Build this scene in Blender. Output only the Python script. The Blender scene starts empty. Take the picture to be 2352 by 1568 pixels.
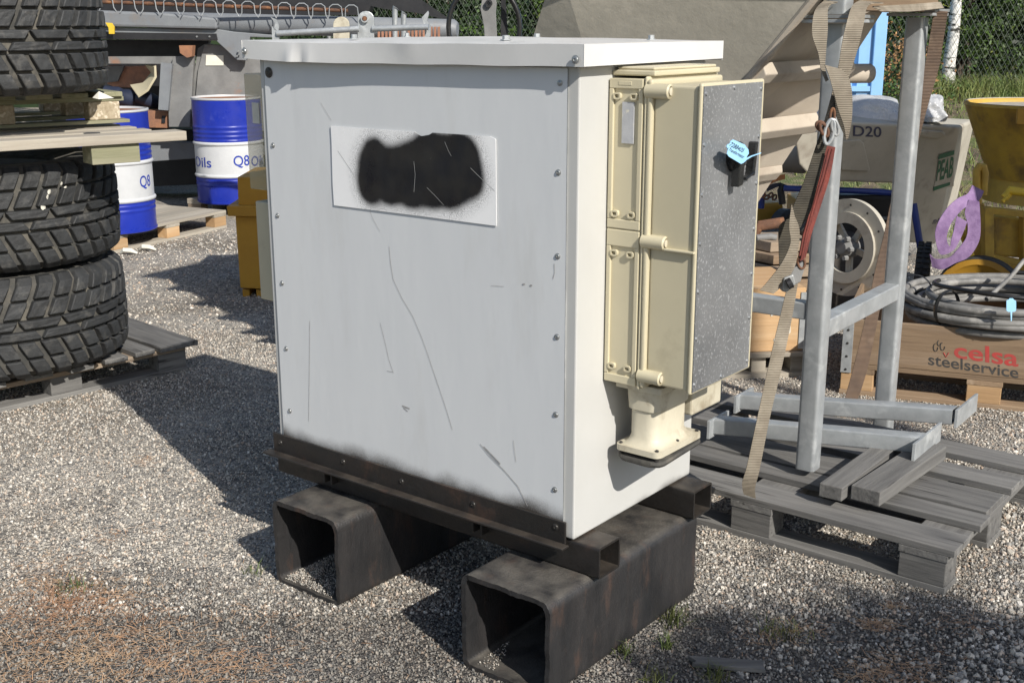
import bpy, math, random
import numpy as np
from mathutils import Matrix, Vector, noise as mnoise
random.seed(7); RNG = np.random.default_rng(7)
R = math.radians
# ------------------------------------------------------------------ camera, sky, sun, exposure
sc = bpy.context.scene
F, PITCH, ROLL, H = 2713.5, .2623, .0013, 1.6      # focal length in px of a 2352 px wide picture, eye height in metres
cam = bpy.data.cameras.new('camera'); camo = bpy.data.objects.new('camera', cam); sc.collection.objects.link(camo)
camo.location = (0, 0, H); camo.rotation_mode = 'XYZ'
camo.rotation_euler = (math.pi/2-PITCH, ROLL, 0)
cam.sensor_width = 36; cam.lens = 36*F/2352; cam.clip_start = .05; cam.clip_end = 500
sc.camera = camo
SU = Vector((.762, -1.165, 1.0)).normalized()      # towards the sun
elev = math.asin(SU.z)
w = bpy.data.worlds.new('World'); sc.world = w; w.use_nodes = True
nt = w.node_tree; bg = nt.nodes['Background']
sky = nt.nodes.new('ShaderNodeTexSky'); sky.sky_type = 'NISHITA'; sky.sun_disc = False
sky.sun_elevation = elev; sky.sun_rotation = math.atan2(SU.x, SU.y)
nt.links.new(sky.outputs[0], bg.inputs[0]); bg.inputs[1].default_value = .088
sun = bpy.data.lights.new('sun', 'SUN'); sun.energy = 4.3; sun.angle = R(.5); sun.color = (1, .95, .87)
suno = bpy.data.objects.new('sun', sun); sc.collection.objects.link(suno)
suno.rotation_euler = SU.to_track_quat('Z', 'Y').to_euler(); suno.location = (5, -5, 8)
sc.view_settings.view_transform = 'Standard'; sc.view_settings.look = 'None'
sc.view_settings.exposure = 0.4; sc.view_settings.gamma = 1

# ------------------------------------------------------------------ measuring helpers (pixel of the 2352 px picture -> metres)
def ray(px, py):
    X, Y = (px-1176)/F, (py-784)/F
    cr, sr = math.cos(-ROLL), math.sin(-ROLL); X, Y = cr*X-sr*Y, sr*X+cr*Y
    c, s = math.cos(PITCH), math.sin(PITCH)
    return Vector((X, c-Y*s, -s-Y*c))
def G(px, py, z=0.):                                # on the level z
    r = ray(px, py); return Vector((0, 0, H))+r*((z-H)/r.z)
def W(px, py, y):                                   # at distance y
    r = ray(px, py); return Vector((0, 0, H))+r*(y/r.y)

# ------------------------------------------------------------------ materials
MATS = {}
def mk(name, c1, c2=None, rough=.6, metal=0., scale=6., lo=.35, hi=.65, c3=None, s3=2.5, r3=(.55, .65), bump=.15, bs=50.,
       stretch=(1, 1, 1), jit=.12, spec=.5, dist=.003, trans=0., alpha=1.):
    m = bpy.data.materials.new(name); m.use_nodes = True; MATS[name] = m
    n, l = m.node_tree.nodes, m.node_tree.links; b = n['Principled BSDF']
    tc = n.new('ShaderNodeTexCoord'); mp = n.new('ShaderNodeMapping'); mp.inputs['Scale'].default_value = stretch
    l.new(tc.outputs['Object'], mp.inputs[0])
    oi = n.new('ShaderNodeObjectInfo')
    off = n.new('ShaderNodeMath'); off.operation = 'MULTIPLY'; off.inputs[1].default_value = 37.; l.new(oi.outputs['Random'], off.inputs[0])
    l.new(off.outputs[0], mp.inputs['Location'])
    def noise(s, d=6, src=mp):
        t = n.new('ShaderNodeTexNoise'); t.inputs['Scale'].default_value = s; t.inputs['Detail'].default_value = d
        t.inputs['Roughness'].default_value = .62; l.new(src.outputs[0], t.inputs['Vector']); return t
    def ramp(src, a, b_):
        t = n.new('ShaderNodeMapRange'); t.inputs[1].default_value = a; t.inputs[2].default_value = b_; l.new(src, t.inputs[0]); return t.outputs[0]
    def mix(f, a, b_):
        t = n.new('ShaderNodeMix'); t.data_type = 'RGBA'; l.new(f, t.inputs[0])
        for s, v in ((t.inputs[6], a), (t.inputs[7], b_)):
            if isinstance(v, tuple): s.default_value = (*v, 1)
            else: l.new(v, s)
        return t.outputs[2]
    c2 = c2 or tuple(x*.75 for x in c1)
    col = mix(ramp(noise(scale).outputs[0], lo, hi), c1, c2)
    if c3: col = mix(ramp(noise(s3, 9).outputs[0], *r3), col, c3)
    hs = n.new('ShaderNodeHueSaturation'); l.new(col, hs.inputs['Color'])
    g = n.new('ShaderNodeNewGeometry')
    ad = n.new('ShaderNodeMath'); l.new(oi.outputs['Random'], ad.inputs[0]); l.new(g.outputs['Random Per Island'], ad.inputs[1])
    mr = n.new('ShaderNodeMapRange'); mr.inputs[2].default_value = 2.; mr.inputs[3].default_value = 1-jit*1.4; mr.inputs[4].default_value = 1+jit*1.4
    l.new(ad.outputs[0], mr.inputs[0]); l.new(mr.outputs[0], hs.inputs['Value'])
    l.new(hs.outputs[0], b.inputs['Base Color'])
    rr = n.new('ShaderNodeMapRange'); l.new(noise(scale*2.3).outputs[0], rr.inputs[0]); rr.inputs[1].default_value = .3; rr.inputs[2].default_value = .7
    rr.inputs[3].default_value = max(rough-.12, .02); rr.inputs[4].default_value = min(rough+.12, 1); l.new(rr.outputs[0], b.inputs['Roughness'])
    b.inputs['Metallic'].default_value = metal; b.inputs['Specular IOR Level'].default_value = spec
    if trans: b.inputs['Transmission Weight'].default_value = trans
    if alpha < 1: b.inputs['Alpha'].default_value = alpha
    if bump:
        bp = n.new('ShaderNodeBump'); bp.inputs['Strength'].default_value = bump*3 if bump < .34 else 1.; bp.inputs['Distance'].default_value = dist
        l.new(noise(bs, 8).outputs[0], bp.inputs['Height']); l.new(bp.outputs[0], b.inputs['Normal'])
    m['col'] = 0
    return m
def top_dust(m, col, a=.55, b_=.95, amt=.85):           # dust and sand lying on the faces that look up
    n, l = m.node_tree.nodes, m.node_tree.links; b = n['Principled BSDF']; src = b.inputs['Base Color'].links[0].from_socket
    g = n.new('ShaderNodeNewGeometry'); sx = n.new('ShaderNodeSeparateXYZ'); l.new(g.outputs['True Normal'], sx.inputs[0])
    mr = n.new('ShaderNodeMapRange'); l.new(sx.outputs[2], mr.inputs[0]); mr.inputs[1].default_value = a; mr.inputs[2].default_value = b_; mr.inputs[4].default_value = amt
    t = n.new('ShaderNodeTexNoise'); t.inputs['Scale'].default_value = 14; t.inputs['Detail'].default_value = 8; tc = n.new('ShaderNodeTexCoord'); l.new(tc.outputs['Object'], t.inputs['Vector'])
    m2 = n.new('ShaderNodeMapRange'); l.new(t.outputs[0], m2.inputs[0]); m2.inputs[1].default_value = .3; m2.inputs[2].default_value = .62
    mu = n.new('ShaderNodeMath'); mu.operation = 'MULTIPLY'; l.new(mr.outputs[0], mu.inputs[0]); l.new(m2.outputs[0], mu.inputs[1])
    mx = n.new('ShaderNodeMix'); mx.data_type = 'RGBA'; l.new(mu.outputs[0], mx.inputs[0]); l.new(src, mx.inputs[6]); mx.inputs[7].default_value = (*col, 1); l.new(mx.outputs[2], b.inputs['Base Color'])
def nodes_of(m): return m.node_tree.nodes, m.node_tree.links
mk('paint_white', (.80, .79, .75), (.74, .73, .70), rough=.42, scale=3, c3=(.55, .53, .49), s3=5, r3=(.66, .74), bump=.04, bs=14, jit=0)
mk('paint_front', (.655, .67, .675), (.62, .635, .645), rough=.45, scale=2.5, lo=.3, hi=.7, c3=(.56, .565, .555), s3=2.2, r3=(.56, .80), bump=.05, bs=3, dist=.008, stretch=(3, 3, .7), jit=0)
mk('black_steel', (.014, .013, .012), (.022, .018, .016), rough=.5, scale=9, c3=(.06, .034, .024), s3=9, r3=(.58, .74), bump=.12, bs=70, jit=.05)
mk('scale_steel', (.017, .0175, .019), (.032, .030, .030), rough=.45, scale=7, c3=(.075, .047, .036), s3=11, r3=(.55, .76), bump=.25, bs=110, jit=.04, stretch=(1.6, 1.6, .5))
mk('scale_steel_dusty', (.11, .10, .088), (.06, .053, .048), rough=.8, scale=6, c3=(.19, .165, .13), s3=9, r3=(.5, .7), bump=.2, bs=90, jit=.04)
mk('rust', (.16, .075, .04), (.09, .05, .035), rough=.85, scale=14, c3=(.28, .13, .06), s3=10, bump=.25, bs=80)
mk('rust_orange', (.34, .16, .08), (.22, .11, .07), rough=.85, scale=9, c3=(.16, .09, .06), s3=6, bump=.2)
mk('galv', (.46, .48, .49), (.36, .38, .39), rough=.42, metal=.4, scale=14, c3=(.60, .62, .62), s3=9, r3=(.56, .7), bump=.06, bs=60, jit=.05)
mk('galv_dull', (.34, .35, .35), (.26, .27, .27), rough=.5, metal=.35, scale=10, c3=(.45, .46, .46), s3=5, bump=.06, jit=.05)
mk('zinc_plate', (.17, .175, .18), (.30, .305, .31), rough=.4, metal=.35, scale=3, lo=.3, hi=.7, c3=(.52, .53, .54), s3=135, r3=(.55, .72), bump=.05, bs=60, jit=0)
mk('screw', (.45, .46, .46), (.35, .36, .36), rough=.35, metal=.7, scale=30, jit=.1, bump=0)
mk('screw_dark', (.06, .055, .05), (.03, .03, .03), rough=.4, metal=.4, scale=30, jit=.1, bump=0)
mk('beige_plastic', (.56, .505, .355), (.51, .46, .325), rough=.45, scale=3, c3=(.40, .35, .24), s3=5, r3=(.60, .78), bump=.03, bs=20, jit=.03)
mk('ivory_plastic', (.56, .52, .41), (.46, .42, .32), rough=.55, scale=7, c3=(.27, .22, .15), s3=11, r3=(.54, .72), bump=.08, jit=.03)
mk('clear_beige', (.62, .56, .36), (.56, .5, .32), rough=.2, scale=3, bump=0, jit=0, alpha=.45)
mk('black_plastic', (.012, .013, .013), (.02, .02, .02), rough=.25, scale=20, bump=.03, jit=0)
mk('tag_blue', (.34, .62, .86), (.30, .58, .84), rough=.5, scale=8, bump=.02, jit=0)
mk('ink', (.015, .015, .03), rough=.6, bump=0, jit=0)
mk('rubber', (.036, .038, .040), (.026, .027, .028), rough=.7, scale=16, c3=(.115, .11, .10), s3=15, r3=(.54, .8), bump=.3, bs=45, jit=.28, dist=.004)
mk('rubber_groove', (.085, .08, .07), (.045, .045, .042), rough=.92, scale=14, c3=(.17, .155, .125), s3=9, r3=(.5, .75), bump=.3, bs=60, jit=0)
mk('rubber_plain', (.03, .03, .03), (.05, .05, .048), rough=.7, scale=16, bump=.1)
def wood(name, c1, c2, c3, ax, jit=.24, s3=.55, r3=(.5, .75), **k):
    st = [26, 26, 26]; st[ax] = 1.6
    return mk(name, c1, c2, rough=.85, scale=1.6, lo=.3, hi=.7, c3=c3, s3=s3, r3=r3, bump=.3, bs=4, stretch=tuple(st), jit=jit, dist=.002, **k)
for nm, a, b_, c_ in (('grey', (.21, .204, .193), (.10, .097, .094), (.045, .042, .040)), ('pale', (.42, .385, .32), (.33, .29, .235), (.24, .21, .17)),
                     ('moss', (.30, .29, .19), (.19, .19, .11), (.36, .33, .24)), ('brown', (.30, .21, .13), (.20, .135, .085), (.36, .27, .19)),
                     ('tan', (.33, .26, .19), (.24, .185, .135), (.30, .25, .20)), ('orange', (.52, .33, .17), (.42, .26, .13), (.56, .40, .24)),
                     ('dark', (.085, .075, .065), (.055, .05, .045), (.13, .11, .09))):
    for i, ax in enumerate('xyz'): wood('wood_%s_%s' % (nm, ax), a, b_, c_, i, **(dict(s3=1.5, r3=(.60, .67)) if nm == 'grey' else {}))
mk('chipboard', (.46, .39, .28), (.30, .24, .16), rough=.9, scale=55, c3=(.62, .54, .42), s3=38, r3=(.55, .6), bump=.34, bs=70, jit=.08)
mk('drum_blue', (.012, .030, .33), (.010, .024, .27), rough=.35, scale=5, c3=(.05, .07, .38), s3=9, r3=(.62, .8), bump=.04, jit=.03)
mk('drum_white', (.55, .56, .57), (.48, .49, .5), rough=.4, scale=5, c3=(.45, .38, .3), s3=7, r3=(.7, .78), bump=.04, jit=.03)
mk('ochre', (.50, .27, .03), (.42, .22, .025), rough=.5, scale=4, c3=(.25, .13, .04), s3=5, r3=(.64, .75), bump=.06, jit=.04)
mk('ochre_dirty', (.60, .39, .055), (.44, .27, .05), rough=.6, scale=8, c3=(.17, .11, .05), s3=5, r3=(.54, .72), bump=.12, jit=.04)
mk('yellow', (.72, .50, .04), (.6, .38, .03), rough=.5, scale=5, c3=(.30, .2, .08), s3=7, r3=(.6, .75), bump=.06)
mk('machine_grey', (.20, .213, .225), (.165, .175, .19), rough=.5, scale=4, c3=(.20, .18, .16), s3=4, r3=(.55, .75), bump=.08, jit=.08)
mk('machine_worn', (.22, .22, .215), (.15, .15, .148), rough=.65, scale=5, c3=(.26, .15, .10), s3=3.5, r3=(.58, .68), bump=.12, jit=.1)
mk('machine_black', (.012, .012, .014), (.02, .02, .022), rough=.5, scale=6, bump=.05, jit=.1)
mk('navy', (.02, .028, .055), (.012, .018, .04), rough=.5, scale=6, bump=.05)
mk('copper', (.42, .20, .12), (.30, .15, .10), rough=.6, scale=20, bump=.1, jit=.3)
mk('hopper_grey', (.36, .335, .28), (.30, .28, .235), rough=.75, scale=5, c3=(.47, .43, .36), s3=3, r3=(.5, .7), bump=.2, bs=22, jit=0, dist=.004, stretch=(1, 1, 1))  # darker hopper skin for the shaded near wall, shade put into the colour
mk('hopper_lit', (.50, .44, .36), (.43, .37, .30), rough=.75, scale=4, c3=(.36, .30, .24), s3=5, r3=(.55, .7), bump=.1, bs=30, jit=0)  # lighter copy of the hopper skin, sunlight put into the colour
mk('cream', (.48, .45, .38), (.40, .37, .31), rough=.55, scale=4, c3=(.26, .22, .18), s3=5, r3=(.55, .72), bump=.06, jit=0)
mk('plastic_film', (.62, .63, .64), (.55, .56, .58), rough=.25, scale=6, bump=.3, bs=5, dist=.02, jit=0, trans=.25)
mk('container_blue', (.25, .47, .76), (.21, .42, .70), rough=.5, scale=3, c3=(.55, .62, .66), s3=12, r3=(.68, .72), bump=.04, jit=.02)
mk('frame_blue', (.02, .045, .24), (.015, .03, .17), rough=.4, scale=6, bump=.05)
mk('webbing', (.31, .27, .21), (.22, .185, .14), rough=.9, scale=14, c3=(.38, .33, .26), s3=5, bump=.3, bs=120, jit=.02)
mk('webbing_brown', (.22, .15, .105), (.15, .105, .08), rough=.9, scale=14, c3=(.30, .22, .16), s3=5, bump=.3, bs=120, jit=.02)
mk('webbing_dark', (.085, .075, .055), (.05, .045, .035), rough=.9, scale=14, bump=.3, bs=120, jit=.02)  # darker webbing copy, shade painted in for the underside and shaded strap
mk('sling_red', (.25, .055, .04), (.13, .035, .03), rough=.85, scale=14, bump=.3, bs=90)
mk('sling_purple', (.29, .19, .35), (.17, .10, .22), rough=.85, scale=16, bump=.3, bs=90)
mk('strap_orange', (.75, .32, .12), (.6, .25, .1), rough=.8, scale=6, bump=.1)
mk('cable', (.21, .205, .195), (.14, .137, .13), rough=.6, scale=18, c3=(.30, .29, .27), s3=11, bump=.08, jit=.1)
mk('cable_black', (.02, .02, .02), rough=.35, bump=.02)
mk('bark_birch', (.78, .76, .72), (.68, .66, .62), rough=.8, scale=9, c3=(.04, .035, .03), s3=5, r3=(.53, .57), bump=.2, stretch=(1, 1, 4), jit=0)
mk('bark', (.10, .075, .055), (.06, .045, .035), rough=.9, scale=9, bump=.4, jit=0)
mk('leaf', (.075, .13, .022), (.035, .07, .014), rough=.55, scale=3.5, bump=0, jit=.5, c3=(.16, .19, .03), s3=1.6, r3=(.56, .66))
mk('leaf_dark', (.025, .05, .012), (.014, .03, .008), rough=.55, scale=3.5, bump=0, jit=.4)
mk('leaf_dry', (.35, .19, .07), (.22, .11, .045), rough=.7, scale=5, bump=0, jit=.4)
mk('grass', (.085, .14, .03), (.17, .17, .055), rough=.6, scale=4, bump=0, jit=.5)
mk('needles', (.36, .19, .10), (.47, .32, .19), rough=.7, scale=4, bump=0, jit=.45)
mk('wire', (.13, .15, .12), (.10, .12, .10), rough=.5, metal=.2, scale=4, bump=0, jit=.1)
mk('mortar', (.42, .39, .33), (.3, .27, .22), rough=.95, scale=30, bump=.34, bs=60)
mk('paper', (.72, .70, .62), (.6, .58, .5), rough=.8, scale=12, bump=.05)
mk('label_grey', (.46, .47, .49), (.40, .41, .43), rough=.5, scale=25, c3=(.62, .60, .52), s3=22, r3=(.58, .62), bump=.2, bs=30)
mk('text_red', (.42, .045, .04), (.34, .06, .05), rough=.8, scale=30, bump=0, jit=0)
mk('text_black', (.03, .03, .03), (.07, .065, .06), rough=.8, scale=30, bump=0, jit=0)
mk('text_blue', (.02, .05, .36), rough=.5, bump=0, jit=0)
mk('text_navy', (.03, .035, .09), (.08, .08, .11), rough=.6, scale=20, bump=0, jit=0)
mk('text_green', (.02, .13, .06), rough=.5, bump=0, jit=0)

top_dust(MATS['scale_steel'], (.14, .128, .11), amt=.75); top_dust(MATS['black_steel'], (.11, .09, .07), amt=.4)
# ------------------------------------------------------------------ mesh builder
ROOTM = {}
ONAME = {}
class MB:
    def __init__(s): s.v, s.f = [], []
    def add(s, vs, fs):
        k = len(s.v); s.v += [Vector(p) for p in vs]; s.f += [tuple(i+k for i in f) for f in fs]; return s
    def par(s, o, a, b, c):                          # parallelepiped
        o, a, b, c = map(Vector, (o, a, b, c))
        return s.add([o, o+a, o+a+b, o+b, o+c, o+a+c, o+a+b+c, o+b+c], [(0, 3, 2, 1), (4, 5, 6, 7), (0, 1, 5, 4), (1, 2, 6, 5), (2, 3, 7, 6), (3, 0, 4, 7)])
    def box(s, x0, x1, y0, y1, z0, z1): return s.par((x0, y0, z0), (x1-x0, 0, 0), (0, y1-y0, 0), (0, 0, z1-z0))
    def beam(s, p, q, wd, ht, up=(0, 0, 1)):         # solid bar between two points
        p, q = Vector(p), Vector(q); d = (q-p).normalized(); sd = d.cross(Vector(up)).normalized(); u = sd.cross(d)
        return s.par(p-sd*wd/2-u*ht/2, q-p, sd*wd, u*ht)
    def prism(s, poly, ext):
        n = len(poly); ext = Vector(ext); P = [Vector(p) for p in poly]
        return s.add(P+[p+ext for p in P], [tuple(range(n-1, -1, -1)), tuple(range(n, 2*n))]+[(i, (i+1) % n, (i+1) % n+n, i+n) for i in range(n)])
    def tube(s, path, r, n=8, closed=False, caps=True):
        P = [Vector(p) for p in path]; m = len(P); rr = r if hasattr(r, '__len__') else [r]*m; vs, fs = [], []
        ref = None
        for i in range(m):
            if closed: t = P[(i+1) % m]-P[i-1]
            else: t = P[min(i+1, m-1)]-P[max(i-1, 0)]
            t.normalize()
            if ref is None: ref = t.orthogonal().normalized()
            ref = (ref-t*ref.dot(t)).normalized(); b = t.cross(ref)
            for k in range(n):
                a = 2*math.pi*k/n; vs.append(P[i]+(ref*math.cos(a)+b*math.sin(a))*rr[i])
        for i in range(m if closed else m-1):
            j = (i+1) % m
            for k in range(n): k2 = (k+1) % n; fs.append((i*n+k, i*n+k2, j*n+k2, j*n+k))
        if caps and not closed: fs += [tuple(range(n-1, -1, -1)), tuple(range((m-1)*n, m*n))]
        return s.add(vs, fs)
    def lathe(s, prof, n=32, c=(0, 0, 0), ax=(0, 0, 1), caps=True, closed=False):   # prof: (radius, height along axis)
        ax = Vector(ax).normalized(); e = ax.orthogonal().normalized(); g = ax.cross(e); c = Vector(c); vs, fs = [], []
        m = len(prof)
        for r_, h in prof:
            for k in range(n):
                a = 2*math.pi*k/n; vs.append(c+ax*h+(e*math.cos(a)+g*math.sin(a))*r_)
        for i in range(m if closed else m-1):
            j = (i+1) % m
            for k in range(n): k2 = (k+1) % n; fs.append((i*n+k, i*n+k2, j*n+k2, j*n+k))
        if caps and not closed: fs += [tuple(range(n-1, -1, -1)), tuple(range((m-1)*n, m*n))]
        return s.add(vs, fs)
    def hollow(s, o, L, A, B, t, rad=.0, seg=4):      # hollow rectangular tube: o corner, L length vector, A and B section vectors
        o, L, A, B = map(Vector, (o, L, A, B)); a, b = A.length, B.length; A1, B1 = A/a, B/b
        def ring(ins, rd):
            pts = []
            for cx, cy, a0 in ((a-ins-rd, ins+rd, -90), (a-ins-rd, b-ins-rd, 0), (ins+rd, b-ins-rd, 90), (ins+rd, ins+rd, 180)):
                for k in range(seg+1):
                    an = R(a0+90*k/seg); pts.append(A1*(cx+rd*math.cos(an))+B1*(cy+rd*math.sin(an)))
            return pts
        ro, ri = ring(0, max(rad, 1e-4)), ring(t, max(rad-t, .002)); n = len(ro)
        vs = [o+p for p in ro]+[o+p for p in ri]+[o+L+p for p in ro]+[o+L+p for p in ri]; fs = []
        for k in range(n):
            k2 = (k+1) % n
            fs += [(k, k2, 2*n+k2, 2*n+k), (n+k2, n+k, 3*n+k, 3*n+k2), (k2, k, n+k, n+k2), (2*n+k, 2*n+k2, 3*n+k2, 3*n+k)]
        return s.add(vs, fs)
    def ribbon(s, L_, R_, t=.004):                    # strap given by its two edges
        L_ = [Vector(p) for p in L_]; R_ = [Vector(p) for p in R_]; n = len(L_); vs, fs = [], []
        for i in range(n):
            d = L_[min(i+1, n-1)]-L_[max(i-1, 0)]; nn = d.cross(R_[i]-L_[i]).normalized()*t/2
            vs += [L_[i]-nn, R_[i]-nn, R_[i]+nn, L_[i]+nn]
        for i in range(n-1):
            for k in range(4): k2 = (k+1) % 4; fs.append((4*i+k, 4*i+k2, 4*i+4+k2, 4*i+4+k))
        fs += [(3, 2, 1, 0), tuple(range(4*n-4, 4*n))]
        return s.add(vs, fs)
    def build(s, name, mat, parent=None, world=False, smooth=False, bevel=0., label=None, cat=None, group=None, kind=None, solid=0., seg=2, rotz=0.):
        vs = s.v
        if parent is None:
            a = np.array([tuple(v) for v in vs]); loc = Vector((*(a[:, :2].min(0)+a[:, :2].max(0))/2, a[:, 2].min())); vs = [Matrix.Rotation(-rotz, 3, 'Z') @ (v-loc) for v in vs]
        elif world:
            Mi = ROOTM[parent.name].inverted(); vs = [Mi @ v for v in vs]
        me = bpy.data.meshes.new(name); me.from_pydata([tuple(v) for v in vs], [], s.f); me.update()
        import bmesh
        b = bmesh.new(); b.from_mesh(me); bmesh.ops.recalc_face_normals(b, faces=b.faces); b.to_mesh(me); b.free()
        if smooth:
            me.shade_smooth()
            me.set_sharp_from_angle(angle=R(38))
        me.materials.append(MATS[mat])
        o = bpy.data.objects.new(name, me); sc.collection.objects.link(o)
        if parent is None: o.location = loc; o.rotation_euler = (0, 0, rotz); ROOTM[o.name] = Matrix.Translation(loc)
        else: o.parent = parent; ROOTM[o.name] = ROOTM[parent.name]
        if solid: md = o.modifiers.new('thickness', 'SOLIDIFY'); md.thickness = solid
        if bevel: md = o.modifiers.new('edges', 'BEVEL'); md.width = bevel; md.segments = seg; md.limit_method = 'ANGLE'; md.angle_limit = R(35)
        tag(o, label, cat, group, kind); return o
def tag(o, label=None, cat=None, group=None, kind=None):
    for k, v in (('label', label), ('category', cat), ('group', group), ('kind', kind)):
        if v: o[k] = v
    return o
def thing(name, label, cat, loc=(0, 0, 0), rz=0., group=None):
    o = bpy.data.objects.new(name, None); sc.collection.objects.link(o); o.location = loc; o.rotation_euler = (0, 0, rz); o.empty_display_size = .1
    ROOTM[o.name] = Matrix.Translation(Vector(loc)) @ Matrix.Rotation(rz, 4, 'Z'); return tag(o, label, cat, group)
def dup(root, loc, rz, label, sc_=None):
    r = root.copy(); sc.collection.objects.link(r); r.location = loc; r.rotation_euler = (0, 0, rz); r['label'] = label
    ROOTM[r.name] = Matrix.Translation(Vector(loc)) @ Matrix.Rotation(rz, 4, 'Z')
    def kids(a, b):
        for ch in [x for x in sc.collection.objects if x.parent == a]:
            c = ch.copy(); sc.collection.objects.link(c); c.parent = b; ROOTM[c.name] = ROOTM[b.name]; kids(ch, c)
    kids(root, r); return r
def slab(poly, y, th, mb=None, dx=0.):                # pixel outline at distance y, given its own thickness
    mb = mb or MB(); return mb.prism([W(a, b, y) for a, b in poly], (dx, th, 0))
def fastmesh(name, V, Fc, mat, smooth=False):
    me = bpy.data.meshes.new(name); V = np.asarray(V, np.float32); Fc = np.asarray(Fc, np.int32); k = Fc.shape[1]
    me.vertices.add(len(V)); me.vertices.foreach_set('co', V.ravel()); me.loops.add(Fc.size); me.loops.foreach_set('vertex_index', Fc.ravel())
    me.polygons.add(len(Fc)); me.polygons.foreach_set('loop_start', np.arange(0, Fc.size, k, dtype=np.int32)); me.polygons.foreach_set('loop_total', np.full(len(Fc), k, np.int32))
    me.update(calc_edges=True); me.materials.append(MATS[mat]); return me
def link(name, me, parent=None, loc=(0, 0, 0), **k):
    o = bpy.data.objects.new(name, me); sc.collection.objects.link(o); o.location = loc
    if parent: o.parent = parent; ROOTM[o.name] = ROOTM[parent.name]
    else: ROOTM[o.name] = Matrix.Translation(Vector(loc))
    return tag(o, **k)
def text(body, fn, name, mat, parent, bold=.0, shear=0., world=False, label=None):
    cu = bpy.data.curves.new('t', 'FONT'); cu.body = body; cu.offset = bold; cu.shear = shear; cu.resolution_u = 4
    t = bpy.data.objects.new('t', cu); sc.collection.objects.link(t)
    dg = bpy.context.evaluated_depsgraph_get(); me = bpy.data.meshes.new_from_object(t.evaluated_get(dg))
    bpy.data.objects.remove(t); bpy.data.curves.remove(cu)
    a = np.array([tuple(v.co) for v in me.vertices]); lo, hi = a.min(0), a.max(0)
    mb = MB(); mb.add([fn((v[0]-lo[0])/(hi[0]-lo[0]), (v[1]-lo[1])/(hi[1]-lo[1])) for v in a], [tuple(p.vertices) for p in me.polygons])
    bpy.data.meshes.remove(me)
    return mb.build(name, mat, parent, world=world, label=label)
def quadfn(bl, br, tr, tl, off=(0, 0, 0)):
    bl, br, tr, tl, off = map(Vector, (bl, br, tr, tl, off))
    return lambda s, t: (bl*(1-s)+br*s)*(1-t)+(tl*(1-s)+tr*s)*t+off

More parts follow.
